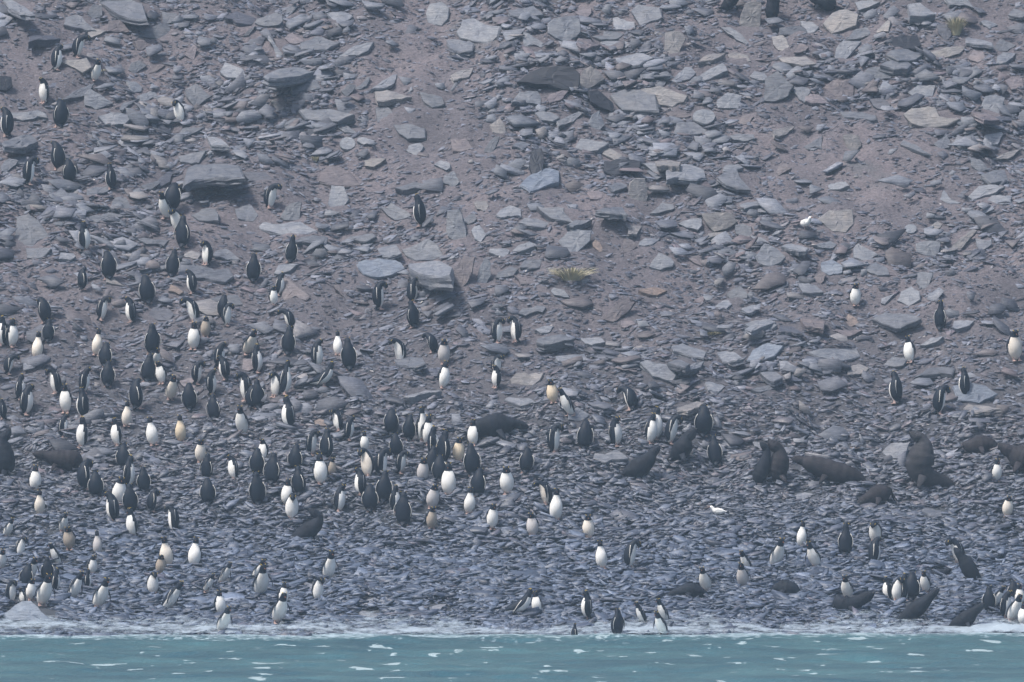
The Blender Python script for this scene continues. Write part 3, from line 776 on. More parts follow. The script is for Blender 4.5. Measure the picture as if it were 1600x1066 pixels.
# ------------------------------------------------------------------ scree: the countless smaller plates, one mass
def plate_protos(k, lr):
    P = []
    for _ in range(k):
        n = int(lr.integers(4, 8))
        a = np.sort((np.arange(n) + lr.uniform(-0.45, 0.45, n)) / n * 2 * np.pi) + lr.uniform(0, 0.5)
        r_ = lr.uniform(0.58, 1.12, n)
        x, y = np.cos(a) * r_, np.sin(a) * r_
        z0 = np.full(n, -1.0)
        ring0 = np.stack([x * 0.93, y * 0.93, z0], 1)
        ring1 = np.stack([x * 1.0, y * 1.0, np.full(n, -0.35)], 1) 
        ring2 = np.stack([x * 0.97, y * 0.97, np.full(n, 0.0) + lr.normal(0, 0.12, n)], 1)
        c_ = np.array([[0, 0, 0.12]])
        V = np.concatenate([ring0, ring1, ring2, c_])
        idx, cnt = [], []
        for k2 in range(2):
            for i in range(n):
                j = (i + 1) % n
                idx += [k2 * n + i, k2 * n + j, (k2 + 1) * n + j, (k2 + 1) * n + i]; cnt.append(4)
        for i in range(n):
            idx += [2 * n + i, 2 * n + (i + 1) % n, 3 * n]; cnt.append(3)
        P.append((V, np.array(idx), np.array(cnt)))
    return P
PROTO = plate_protos(36, np.random.default_rng(77))

for line in PENG.strip().split('\n'):
    q = line.split('|')[0].split(); CLEAR.append((float(q[0]), float(q[2]) - 5, 8, 9, 1))
for s_ in SEALS:
    for q in s_[0]: CLEAR.append((q[0], q[1], q[2] * 1.0, q[2] * 0.95, 1))
def uncovered(x, y, L):
    X_, Y_ = px_of(x, y, ground(x, y)); rr = L * FPX / (y + 250)
    ok = np.ones(len(x), bool)
    for cx, cy, rx, ry, kind in CLEAR:
        g = 0.55 if kind == 0 else 0.15
        ok &= ((X_ - cx) / (rx + rr * g)) ** 2 + ((Y_ - cy) / (ry + rr * g * 0.5)) ** 2 > 1
    return ok

def scatter(name, x, y, L, asp, th, lift, tiltx, tilty, yaw, col, mat):
    """place plates: L half length, asp width/length, th thickness"""
    ok = uncovered(x, y, L)
    x, y, L, asp, th, lift, tiltx, tilty, yaw, col = [np.broadcast_to(v, ok.shape if np.ndim(v) < 2 else v.shape)[ok] for v in (x, y, L, asp, th, lift, tiltx, tilty, yaw, col)]
    N = len(x)
    z = ground(x, y)
    nrm = gnormal(x, y, 0.3)
    # frame on the slope: u along image x, v up the slope
    u = np.stack([np.ones(N), np.zeros(N), -nrm[:, 0] / nrm[:, 2]], 1); u /= np.linalg.norm(u, axis=1, keepdims=True)
    v = np.cross(nrm, u)
    # random tilts
    n2 = nrm + v * np.tan(tiltx)[:, None] + u * np.tan(tilty)[:, None]; n2 /= np.linalg.norm(n2, axis=1, keepdims=True)
    u2 = u - n2 * np.sum(u * n2, 1, keepdims=True); u2 /= np.linalg.norm(u2, axis=1, keepdims=True)
    v2 = np.cross(n2, u2)
    cu, su = np.cos(yaw)[:, None], np.sin(yaw)[:, None]
    e1 = u2 * cu + v2 * su; e2 = -u2 * su + v2 * cu
    O = np.stack([x, y, z], 1) + nrm * lift[:, None]
    which = rng.integers(0, len(PROTO), N)
    Vs, Is, Cs, Cols = [], [], [], []
    off = 0
    for k, (V, idx, cnt) in enumerate(PROTO):
        s = np.where(which == k)[0]
        if not len(s): continue
        M = len(s); nv = len(V)
        P = (O[s][:, None] + e1[s][:, None] * (V[None, :, 0:1] * L[s][:, None, None]) + e2[s][:, None] * (V[None, :, 1:2] * (L * asp)[s][:, None, None])
             + n2[s][:, None] * (V[None, :, 2:3] * th[s][:, None, None]))
        Vs.append(P.reshape(-1, 3))
        Is.append((idx[None] + (off + np.arange(M) * nv)[:, None]).ravel())
        Cs.append(np.tile(cnt, M))
        Cols.append(np.repeat(np.concatenate([col[s], np.ones((M, 1))], 1), nv, 0))
        off += M * nv
    return link(name, big_mesh(name, np.concatenate(Vs), np.concatenate(Is), np.concatenate(Cs), [mat], np.concatenate(Cols)))

PAL = np.array([(.135, .147, .177), (.102, .110, .136), (.066, .072, .092), (.178, .192, .228), (.118, .108, .118), (.145, .124, .138), (.180, .176, .186)])
def pick(N, w):
    c = PAL[rng.choice(len(PAL), N, p=np.array(w) / sum(w))]
    return c * rng.normal(1, 0.13, (N, 1)).clip(0.6, 1.5)

# rocky banks and bare lanes on the upper slope (blobs in metres, at their places on the hill)
def spot(px, py, rx, ry, amt):
    P = at(px, py); m = mpp(P); return (P[0], P[1], rx * m, ry * m * 1.8, amt)
BLOBS = [spot(*a) for a in [(640, 110, 80, 90, -1.3), (660, 250, 60, 60, -0.7), (740, 300, 40, 120, -0.5), (60, 110, 80, 40, -0.8), (340, 350, 120, 30, -0.9),
    (1180, 90, 90, 40, -0.7), (1330, 260, 150, 50, -1.1), (1250, 200, 120, 30, -0.7), (1560, 40, 60, 60, -0.9), (560, 470, 120, 40, -0.3), (130, 60, 120, 30, -0.5),
    (880, 320, 80, 30, -0.7), (1050, 300, 80, 25, -0.4), (1480, 440, 140, 60, -0.4), (1010, 420, 80, 40, -0.3), (640, 180, 60, 50, -0.6), (1400, 340, 60, 40, -0.7), (100, 450, 100, 40, -0.2),
    (480, 120, 150, 60, 0.8), (260, 190, 140, 50, 0.8), (900, 90, 120, 70, 0.6), (1350, 130, 200, 60, 0.9), (1000, 170, 140, 50, 0.7), (500, 210, 120, 40, 0.7), (730, 420, 130, 60, 0.3),
    (1120, 300, 80, 50, 0.4), (1250, 400, 200, 50, 0.6), (1180, 570, 160, 50, 0.7), (130, 330, 120, 50, 0.9), (560, 370, 100, 50, 0.3), (220, 20, 160, 40, 0.5), (1530, 230, 80, 60, 0.5)]]
def rocky(x, y):
    v = 0.55 * fbm(x / 3.0, y / 3.4, 40)
    for bx, by, rx, ry, a in BLOBS: v = v + a * np.exp(-((x - bx) / rx) ** 2 - ((y - by) / ry) ** 2)
    return v

XW = 17.5
# 1 the beach: overlapping flat stones
N = 84000
x = rng.uniform(-XW, XW, N); y = rng.uniform(-1.2, 19.5, N)
keep = rng.random(N) < np.clip((20.5 - y) / 5, 0.25, 1); x, y = x[keep], y[keep]; N = len(x)
L = np.exp(rng.normal(np.log(0.105), 0.45, N)).clip(0.04, 0.38)
patchy = fbm(x / 1.7, y / 2.2, 60)
L *= (1 + 0.5 * patchy) * np.interp(y, [0, 9, 14], [1.45, 1.35, 1.05])
far = 0.8 * np.clip((y - 9) / 8, 0, 1)[:, None]
col = pick(N, [6, 6, 5, 3.2, 0.5, 0.35, 0.3]) * (1 - far) * np.array([0.74, 0.87, 1.05]) + pick(N, [5, 6, 5, 2.0, 2.6, 0.5, 0.5]) * far
asp = rng.uniform(0.28, 0.62, N)
th = L * rng.uniform(0.10, 0.26, N)
scree1 = scatter('beach_stones', x, y, L, asp, th, (rng.uniform(0.0, 0.16, N) + 0.03 * (L > 0.15)) * np.clip((y + 0.2) / 3.5, 0.15, 1), rng.normal(0.0, 0.33, N), rng.normal(0, 0.20, N),
                 rng.normal(0, 0.42, N), col, M_WETSTONE)
tag(scree1, 'countless flat blue grey slate stones covering the beach', 'stones', kind='stuff')

# 2 the slope: thin shards everywhere, thicker in the rocky banks
N = 135000
x = rng.uniform(-XW, XW, N); y = rng.uniform(14, 40.5, N)
rk = rocky(x, y) + 0.35 * np.clip((22 - y) / 6, 0, 1)
keep = rng.random(N) < np.clip(0.68 + 0.45 * rk, 0.18, 1); x, y, rk = x[keep], y[keep], rk[keep]; N = len(x)
L = np.exp(rng.normal(np.log(0.082), 0.5, N)).clip(0.03, 0.40) * (1 + 0.5 * np.clip(rk, -0.5, 0.8))
col = pick(N, [5, 6, 3.5, 2.2, 4.0, 0.8, 0.8]) * np.array([0.98, 0.99, 1.05])
pale = rng.random(N) < 0.007 * np.clip((32 - y) / 6, 0.2, 1)
col[pale] = (.50, .48, .47); L[pale] = rng.uniform(0.03, 0.07, pale.sum())
scree2 = scatter('scree_shards', x, y, L, rng.uniform(0.20, 0.60, N), L * rng.uniform(0.05, 0.17, N), rng.uniform(-0.01, 0.06, N) + 0.10 * np.clip(rk, 0, 0.8) * rng.random(N),
                 rng.normal(-0.10, 0.30, N), rng.normal(0, 0.16, N), rng.normal(0, 0.42, N), col, M_SCREE)
tag(scree2, 'loose thin slate shards scattered over the slope', 'scree', kind='stuff')

# 3 mid sized plates heaped in the rocky banks
N = 27000
x = rng.uniform(-XW, XW, N); y = rng.uniform(17, 40.5, N)
rk = rocky(x, y)
keep = rng.random(N) < np.clip(0.02 + 0.62 * rk, 0.03, 0.9); x, y, rk = x[keep], y[keep], rk[keep]; N = len(x)
L = np.exp(rng.normal(np.log(0.29), 0.38, N)).clip(0.13, 0.62)
xs_, ys_, Ls_, cs_ = [], [], [], []
for (cx, cy, w, h, tone) in small_ones:
    P = at(cx, cy); xs_.append(P[0]); ys_.append(P[1]); Ls_.append(w * mpp(P) / 2); cs_.append(TONE[tone])
x = np.concatenate([x, xs_]); y = np.concatenate([y, ys_]); L = np.concatenate([L, Ls_]); rk = np.concatenate([rk, np.full(len(xs_), .5)])
col = np.concatenate([pick(N, [6, 6, 2.5, 3.5, 2, 0.8, 1.0]), np.array(cs_)]); N = len(x)
scree3 = scatter('broken_plates', x, y, L, rng.uniform(0.35, 0.8, N), L * rng.uniform(0.07, 0.20, N), rng.uniform(0.0, 0.22, N) + 0.02,
                 rng.normal(-0.15, 0.32, N), rng.normal(0, 0.14, N), rng.normal(0, 0.4, N), col, M_SCREE)
tag(scree3, 'heaps of broken slate plates in the rocky banks of the slope', 'scree', kind='stuff')

# ------------------------------------------------------------------ swept bodies
def catmull(P, sub):
    P = np.array(P, float); Q = np.vstack([2 * P[0] - P[1], P, 2 * P[-1] - P[-2]]); out = []
    for i in range(1, len(Q) - 2):
        for k in range(sub):
            t = k / sub
            out.append(0.5 * ((2 * Q[i]) + (-Q[i - 1] + Q[i + 1]) * t + (2 * Q[i - 1] - 5 * Q[i] + 4 * Q[i + 1] - Q[i + 2]) * t * t + (-Q[i - 1] + 3 * Q[i] - 3 * Q[i + 1] + Q[i + 2]) * t ** 3))
    out.append(Q[-2]); return np.array(out)

def sweep(P, seg=20, sub=4):
    """P rows (a, z, rw, rd): centre line in the side plane (a = forward), half width and half depth. Returns verts in (x, a, z), faces, and (t, s) per face"""
    S = catmull(P, sub); S[:, 2:] = np.maximum(S[:, 2:], 0.004)
    T = np.gradient(S[:, :2], axis=0); T /= np.linalg.norm(T, axis=1, keepdims=True) + 1e-9
    Nn = np.stack([T[:, 1], -T[:, 0]], 1)               # to the front of an upright body
    arc = np.concatenate([[0], np.cumsum(np.linalg.norm(np.diff(S[:, :2], axis=0), axis=1))]); arc /= arc[-1]
    ph = np.arange(seg) / seg * 2 * np.pi
    V = []
    for (a, z, rw, rd), nn in zip(S, Nn):
        for f in ph: V.append((rw * math.cos(f), a + nn[0] * rd * math.sin(f), z + nn[1] * rd * math.sin(f)))
    m = len(S); F, info = [], []
    for k in range(m - 1):
        for i in range(seg):
            j = (i + 1) % seg
            F.append((k * seg + i, k * seg + j, (k + 1) * seg + j, (k + 1) * seg + i)); info.append(((arc[k] + arc[k + 1]) / 2, math.sin(ph[i] + math.pi / seg)))
    V.append((0, S[0, 0], S[0, 1])); V.append((0, S[-1, 0], S[-1, 1]))
    a_, b_ = len(V) - 2, len(V) - 1
    for i in range(seg):
        j = (i + 1) % seg
        F.append((a_, j, i)); info.append((0, 0)); F.append((b_, (m - 1) * seg + i, (m - 1) * seg + j)); info.append((1, 0))
    return V, F, info, S

def blade(root, tip, w0, w1, thick, bow=(0, 0, 0), broad=(0, 1, 0), seg=8, n=7):
    """a flattened tapering limb from root to tip"""
    root, tip, bow = np.array(root, float), np.array(tip, float), np.array(bow, float)
    ax = tip - root; ax /= np.linalg.norm(ax)
    b1 = np.array(broad, float); b1 -= ax * np.dot(b1, ax); b1 /= np.linalg.norm(b1); b2 = np.cross(ax, b1)
    V, F = [], []
    for k in range(n + 1):
        t = k / n
        c_ = root + (tip - root) * t + bow * math.sin(math.pi * t)
        w = (w0 + (w1 - w0) * t) * (math.sin(math.pi * min(1, 0.22 + 0.78 * t)) * 0.35 + 0.65) * (1 if k < n else 0.45)
        for i in range(seg):
            f = i / seg * 2 * math.pi
            V.append(tuple(c_ + b1 * w * math.cos(f) + b2 * thick * (1 - 0.5 * t) * math.sin(f)))
    for k in range(n):
        for i in range(seg):
            j = (i + 1) % seg; F.append((k * seg + i, k * seg + j, (k + 1) * seg + j, (k + 1) * seg + i))
    F.append(tuple(range(seg))[::-1]); F.append(tuple(n * seg + i for i in range(seg)))
    return V, F

def ball(c_, r_, n=6, m=8):
    V, F = [], []
    for k in range(1, n):
        for i in range(m):
            a, b_ = math.pi * k / n, 2 * math.pi * i / m
            V.append((c_[0] + r_ * math.sin(a) * math.cos(b_), c_[1] + r_ * math.sin(a) * math.sin(b_), c_[2] + r_ * math.cos(a)))
    V += [(c_[0], c_[1], c_[2] + r_), (c_[0], c_[1], c_[2] - r_)]
    for k in range(n - 2):
        for i in range(m):
            j = (i + 1) % m; F.append((k * m + i, (k + 1) * m + i, (k + 1) * m + j, k * m + j))
    for i in range(m):
        j = (i + 1) % m; F.append((len(V) - 2, i, j)); F.append((len(V) - 1, (n - 2) * m + j, (n - 2) * m + i))
    return V, F

def join(*parts):
    V, F, mi = [], [], []
    for (v, f, m) in parts:
        k = len(V); V += list(v); F += [tuple(i + k for i in q) for q in f]
        mi += ([m] * len(f) if isinstance(m, int) else list(m))
    return V, F, mi

# poses: the centre line (forward, height, half width, half depth) of a bird one unit tall
LEGS = [(-0.16, 0.015, .02, .01), (-0.10, 0.06, .06, .035), (-0.03, 0.11, .115, .095)]
POSE = {
 'U': (LEGS + [(0, .22, .16, .145), (.015, .36, .175, .165), (.01, .50, .165, .155), (0, .62, .13, .12), (0, .72, .092, .09), (.005, .80, .078, .082), (.015, .88, .076, .088), (.02, .95, .055, .065), (.015, .99, .02, .02)], (.085, .865, 0), .0),
 'N': (LEGS + [(0, .22, .165, .15), (.015, .36, .185, .175), (.01, .50, .178, .168), (0, .62, .15, .14), (.005, .70, .115, .11), (.02, .77, .088, .092), (.035, .84, .078, .09), (.04, .90, .055, .065), (.04, .935, .02, .02)], (.11, .80, -.35), .0),
 'H': (LEGS + [(-.01, .22, .17, .155), (0, .36, .19, .18), (0, .50, .182, .175), (.01, .61, .155, .15), (.035, .70, .12, .12), (.07, .765, .092, .095), (.115, .80, .08, .082), (.165, .805, .062, .065), (.20, .79, .02, .02)], (.19, .76, -.6), .0),
 'P': (LEGS + [(-.02, .24, .17, .155), (-.02, .40, .185, .175), (0, .54, .17, .16), (.03, .65, .135, .125), (.08, .73, .10, .095), (.145, .765, .082, .08), (.205, .73, .074, .074), (.235, .665, .066, .066), (.235, .61, .03, .03)], (.235, .615, -1.4), .0),
 'B': (LEGS + [(-.02, .23, .165, .15), (0, .36, .178, .168), (.04, .48, .165, .158), (.11, .575, .135, .125), (.19, .635, .10, .098), (.265, .655, .082, .082), (.335, .625, .076, .076), (.37, .57, .055, .06), (.38, .53, .02, .02)], (.375, .57, -1.1), .0),
 'W': ([(-0.13, 0.05, .02, .01), (-0.08, 0.08, .06, .035), (-0.01, 0.12, .115, .095)] + [(.07, .22, .158, .14), (.15, .34, .175, .16), (.225, .46, .165, .15), (.29, .57, .132, .12), (.335, .65, .096, .09), (.38, .72, .080, .08), (.425, .775, .074, .08), (.46, .815, .05, .056), (.47, .835, .02, .02)], (.505, .74, -.35), .0),
 'S': (LEGS + [(0, .22, .155, .14), (.01, .38, .165, .155), (0, .52, .15, .14), (0, .64, .115, .105), (0, .74, .082, .08), (0, .83, .068, .07), (.005, .90, .062, .07), (.01, .96, .045, .05), (.015, 1.01, .015, .015)], (.05, .94, .7), .0),
 'D': ([(-.52, .05, .02, .01), (-.42, .09, .07, .035), (-.28, .15, .14, .11), (-.12, .21, .175, .16), (.03, .30, .178, .17), (.13, .41, .155, .15), (.18, .52, .12, .12), (.21, .61, .09, .09), (.235, .69, .078, .082), (.26, .75, .055, .06), (.27, .78, .02, .02)], (.31, .67, -.2), .0),
}
POSE['O'] = POSE['U']
PROTOM = {}
def pose_meshes(k, side=False):
    P, (bf, bz, bdir), _ = POSE[k]
    P = [(-a, z, rw, rd) for a, z, rw, rd in P]           # forward is -y
    V, F, info, S = sweep(P, 22, 4)
    mi = []
    head0 = 0.80 if k in 'USO' else 0.77
    for (t, s) in info:
        # s > 0 is the back (+y) because the line was mirrored; belly where s is clearly negative
        front = -s if True else s
        # throat stays white a little higher, flanks dark
        thr = 0.12 if t < 0.55 else 0.12 + (t - 0.55) * 1.2
        mi.append(1 if (0.09 < t < head0 and front > thr + (0.42 if side else 0)) else 0)
    if k == 'D': mi = [1 if (0.1 < t < 0.8 and -s > 0.25) else 0 for (t, s) in info]
    # beak base and eyes
    hc = S[-6]; hy, hz, hw, hd = hc
    eyes = []
    for sx in (-1, 1):
        v, f = ball((sx * hw * 0.93, hy - hd * 0.35, hz + 0.008), 0.011, 5, 6); eyes.append((v, f, 2))
    V, F, mi = join((V, F, mi), *eyes)
    body = mesh_from('penguin_body_' + k, V, F, [M_BACK, M_BELLY, M_EYE], mi, True)
    # flippers
    fl = []
    shoulder = 7 if k != 'D' else 5
    sy, sz, sw, sd_ = P[6] if k != 'D' else P[5]
    for sx in (-1, 1):
        out = 0.03 if k not in 'OW' else (0.30 if k == 'O' else 0.12)
        tipz = sz - 0.36 if k != 'O' else sz - 0.02
        tipx = sw + out if k != 'O' else sw + 0.36
        back = 0.05 if k != 'D' else 0.24
        v, f = blade((sx * (sw * 0.93), sy + 0.035, sz + 0.02), (sx * tipx, sy + back + 0.03, tipz), 0.052, 0.020, 0.011, (sx * 0.04, 0, 0), (0, 1, 0.15))
        mi_ = []
        for q in f:
            cx_ = sum(v[i][0] for i in q) / len(q); cy_ = sum(v[i][1] for i in q) / len(q)
            mi_.append(0)
        # the pale trailing edge
        n_ = 0
        for qi, q in enumerate(f[:-2]):
            i = qi % 8
            if i in (0, 7): mi_[qi] = 1
        fl.append(mesh_from('flipper', v, f, [M_BACK, M_BELLY], mi_, True))
    # feet
    ft = []
    fy = -0.03 if k != 'W' else 0.0
    for sx in (-1, 1):
        step = (0.06 * sx if k == 'W' else 0)
        x0 = sx * 0.075
        V2 = [(x0 - .022, fy + .035 + step, .03), (x0 + .022, fy + .035 + step, .03), (x0 - .022, fy + .035 + step, 0), (x0 + .022, fy + .035 + step, 0),
              (x0 - .055, fy - .085 + step, .008), (x0, fy - .105 + step, .010), (x0 + .055, fy - .085 + step, .008),
              (x0 - .055, fy - .085 + step, -.004), (x0, fy - .105 + step, -.004), (x0 + .055, fy - .085 + step, -.004),
              (x0 - .02, fy + .01 + step, .12), (x0 + .02, fy + .01 + step, .12), (x0 + .02, fy - .025 + step, .12), (x0 - .02, fy - .025 + step, .12),
              (x0 - .022, fy - .03 + step, .028), (x0 + .022, fy - .03 + step, .028)]
        F2 = [(0, 1, 3, 2), (14, 4, 5), (14, 5, 15), (15, 5, 6), (0, 2, 7, 4), (0, 4, 14), (1, 15, 6), (1, 6, 9, 3), (4, 7, 8, 5), (5, 8, 9, 6), (2, 3, 9, 8, 7),
              (0, 14, 13, 10), (14, 15, 12, 13), (15, 1, 11, 12), (1, 0, 10, 11), (10, 13, 12, 11)]
        ft.append(mesh_from('foot', V2, F2, [M_FOOT]))
    # beak and crest
    d = np.array([0, -math.cos(bdir), math.sin(bdir)])
    b0 = np.array([0, -bf + 0.02 * 1, bz]) - d * 0.03
    v, f = blade(b0, b0 + d * 0.10, 0.024, 0.006, 0.017, (0, 0, 0.004), (0, 0.3, 1), 8, 5)
    bk = mesh_from('beak', v, f, [M_BEAK], None, True)
    crp = []
    for sx in (-1, 1):
        c0 = np.array([sx * hw * 0.8, hy - hd * 0.35, hz + hd * 0.42])
        v, f = blade(c0, c0 - d * 0.075 + np.array([sx * 0.03, 0, 0.008]), 0.010, 0.004, 0.006, (0, 0, 0.01), (0, 0.2, 1), 6, 4)
        crp.append(mesh_from('crest', v, f, [M_CREST], None, True))
    cr = crp
    hgt = max(q[2] for q in V)
    cen = (max(q[1] for q in V) + min(q[1] for q in V)) / 2
    PROTOM[(k, side)] = (body, fl, ft, bk, cr, hgt, cen)
for k in POSE: pose_meshes(k); pose_meshes(k, True)

PD = {'U': 'upright', 'N': 'short necked', 'H': 'hunched', 'P': 'preening', 'B': 'bent over', 'W': 'leaning', 'S': 'slim stretched', 'O': 'upright', 'D': 'crouching'}
TW = {'w': (.86, .86, .84), 'c': (.80, .74, .66), 'f': (.42, .36, .30), 'y': (.54, .52, .52), 'o': (.74, .62, .46)}
labels = set()
for li, line in enumerate(PENG.strip().split('\n')):
    head, where = line.split('|')
    px, y0, y1, pose, yaw, tint = head.split()
    px, y0, y1, yaw = float(px), float(y0), float(y1), float(yaw)
    lr = random.Random(li * 13 + 5)
    P = at(px, y1 - 1)
    body, fl, ft, bk, cr, hgt, cen = PROTOM[(pose, abs(yaw) > 58 and (not any(q in where for q in ('white', 'bright', 'pale')) or any(q in where for q in ('thin', 'slit', 'rim', 'line', 'dark'))))]
    m = mpp(P)
    s = (1.11 if abs(yaw) > 60 else 1.04) * (y1 - y0) * m / hgt
    s = min(0.98, max(0.46, s))
    yw = R(yaw + lr.uniform(-9, 9))
    root = bpy.data.objects.new('penguin', None); root.empty_display_size = 0.2
    C.objects.link(root)
    root.location = (P[0] + s * cen * math.sin(yw), P[1], float(ground(P[0], P[1])) + 0.012)
    root.rotation_euler = (R(lr.uniform(-5, 7)), R(lr.uniform(-8, 8)), yw)
    wx = lr.uniform(1.04, 1.2) + (0.08 if abs(yaw) > 105 else 0)
    root.scale = (s * wx, s * lr.uniform(0.95, 1.05), s)
    a = abs(yaw)
    d = 'seen from behind' if a > 105 else (('facing ' + ('right' if yaw > 0 else 'left')) if a > 42 else '')
    lab = f"{PD[pose]} penguin {d} {where}".replace('  ', ' ') if d and len(where.split()) < 11 else f"{PD[pose]} penguin {where}"
    assert lab not in labels; labels.add(lab)
    tag(root, lab, 'penguin', 'penguins of the colony')
    bo = link('body', body, root)
    t = TW[tint]; k = lr.uniform(0.9, 1.04); bo.color = (t[0] * k, t[1] * k, t[2] * k, 1)
    for i, me in enumerate(fl):
        if pose == 'O' and ((i == 0) == (where.startswith('dark'))):      # only one flipper is held out
            me = PROTOM[('U', False)][1][i]
        f_ = link('flipper', me, root); f_.color = (.8, .8, .78, 1)
    if pose != 'D' or True:
        for me in ft: link('foot', me, root)
    link('beak', bk, root)
    for me in cr: link('crest', me, root)

# ------------------------------------------------------------------ fur seals
def seal(pts, fur, label, yaw=0.0, flip=True, ears=True):
    """pts: (px, py, radius px) from the tail to the nose, modelled at the real size where it lies"""
    A = np.array(pts, float)
    i0 = int(np.argmax(A[:, 1] + A[:, 2]))
    P = at(A[i0, 0], A[i0, 1] + A[i0, 2] * 0.8)
    m = mpp(P)
    X = (A[:, 0] - A[i0, 0]) * m; Z = -(A[:, 1] - (A[i0, 1] + A[i0, 2])) * m; r_ = A[:, 2] * m
    # tail tapers, head gets a muzzle
    r_[-2] *= 0.90
    ext0 = np.array([X[0] - (X[1] - X[0]) * 0.35, Z[0] - (Z[1] - Z[0]) * 0.35, r_[0] * 0.35])
    dirn = np.array([X[-1] - X[-2], Z[-1] - Z[-2]]); dirn /= np.linalg.norm(dirn)
    hr = r_[-1]
    nose = np.array([X[-1] + dirn[0] * hr * 1.0, Z[-1] + dirn[1] * hr * 1.0, hr * 0.82])
    tip = np.array([X[-1] + dirn[0] * hr * 1.6, Z[-1] + dirn[1] * hr * 1.6, hr * 0.46])
    r_[-1] *= 1.22; hr = r_[-1]
    S = np.vstack([ext0, np.stack([X, Z, r_], 1), nose, tip])
    S = catmull(S, 6); S[:, 2] = np.maximum(S[:, 2], 0.02)
    T = np.gradient(S[:, :2], axis=0); T /= np.linalg.norm(T, axis=1, keepdims=True)
    Nn = np.stack([-T[:, 1], T[:, 0]], 1)
    seg = 18; V, F = [], []
    for k, ((sx, sz, rr), nn) in enumerate(zip(S, Nn)):
        rr = rr * (1 + 0.03 * math.sin(k * 1.7))
        for i in range(seg):
            f = i / seg * 2 * math.pi
            q_ = rr * (1 + 0.17 * float(vn(k * 0.16, i * 0.4 if i < 9 else (18 - i) * 0.4, int(A[0, 0]))))
            V.append((sx + nn[0] * q_ * math.cos(f), q_ * 0.95 * math.sin(f), max(sz + nn[1] * q_ * math.cos(f), -0.06)))
    mrow = len(S)
    for k in range(mrow - 1):
        for i in range(seg):
            j = (i + 1) % seg; F.append((k * seg + i, (k + 1) * seg + i, (k + 1) * seg + j, k * seg + j))
    F.append(tuple(range(seg))); F.append(tuple((mrow - 1) * seg + i for i in range(seg))[::-1])
    parts = [(V, F, 0)]
    hx, hz = X[-1] + dirn[0] * hr * 0.55, Z[-1] + dirn[1] * hr * 0.55
    nrm_ = np.array([-dirn[1], dirn[0]])
    if nrm_[1] < 0: nrm_ = -nrm_
    for sy in (-1, 1):
        v, f = ball((hx + nrm_[0] * hr * 0.35, sy * hr * 0.66, hz + nrm_[1] * hr * 0.35), max(0.012, hr * 0.11), 5, 6); parts.append((v, f, 1))
    v, f = ball((tip[0] + dirn[0] * hr * 0.05, 0, tip[1] + dirn[1] * hr * 0.05), hr * 0.22, 5, 6); parts.append((v, f, 1))
    V, F, mi = join(*parts)
    root = bpy.data.objects.new('fur_seal', None); C.objects.link(root)
    root.location = (P[0], P[1], float(ground(P[0], P[1])) + 0.0)
    root.rotation_euler = (0, 0, yaw)
    tag(root, label, 'seal', 'fur seals among the penguins')
    link('body', mesh_from('seal_body', V, F, [M_FUR[fur], M_EYE], mi, True), root)
    # fore flippers at the chest, hind flippers at the tail
    n_ = len(X); ci = max(1, min(n_ - 2, int(n_ * 0.55)))
    cx_, cz_, cr_ = X[ci], Z[ci], r_[ci]
    sgn = 1 if X[-1] > X[0] else -1
    for sy in (-1, 1):
        v, f = blade((cx_, sy * cr_ * 0.8, min(cz_, cr_ * 0.9)), (cx_ + sgn * cr_ * 0.5, sy * cr_ * 1.5, max(0.02, -0.02)), cr_ * 0.34, cr_ * 0.16, cr_ * 0.10, (0, sy * 0.05, 0.0), (1, 0, 0))
        link('fore_flipper', mesh_from('fore_flipper', v, f, [M_FUR[fur]], None, True), root)
    for sy in (-1, 1):
        v, f = blade((X[0], sy * r_[0] * 0.3, max(0.04, Z[0])), (X[0] - (X[1] - X[0]) * 0.6 / max(0.2, abs(X[1] - X[0])) * 0.5, sy * r_[0] * 1.2, 0.05), r_[0] * 0.6, r_[0] * 0.5, r_[0] * 0.2, (0, 0, 0), (0, 1, 0))
        link('hind_flipper', mesh_from('hind_flipper', v, f, [M_FUR[fur]], None, True), root)
    for sy in (-1, 1):
        e0 = (hx - dirn[0] * hr * 0.7 + nrm_[0] * hr * 0.2, sy * hr * 0.9, hz - dirn[1] * hr * 0.7 + nrm_[1] * hr * 0.2)
        v, f = blade(e0, (e0[0] - dirn[0] * hr * 0.5, sy * hr * 1.05, e0[2] - dirn[1] * hr * 0.5), hr * 0.12, hr * 0.05, hr * 0.07, (0, 0, 0), (1, 0, 0), 6, 3)
        link('ear', mesh_from('ear', v, f, [M_FUR[fur]], None, True), root)
    return root

for s_ in SEALS: seal(*s_)

# blackish weathered stumps of rock; the low one paints a recess's shade as black
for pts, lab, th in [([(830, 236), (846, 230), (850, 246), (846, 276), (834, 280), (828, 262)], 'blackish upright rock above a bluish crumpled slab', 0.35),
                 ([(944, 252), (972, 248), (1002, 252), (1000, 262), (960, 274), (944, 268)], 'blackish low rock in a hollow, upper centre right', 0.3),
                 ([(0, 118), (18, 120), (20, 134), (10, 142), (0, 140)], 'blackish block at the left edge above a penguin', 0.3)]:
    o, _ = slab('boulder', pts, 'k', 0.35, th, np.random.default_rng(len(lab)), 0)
    tag(o, lab, 'boulder', 'boulders on the slope', 'thing')

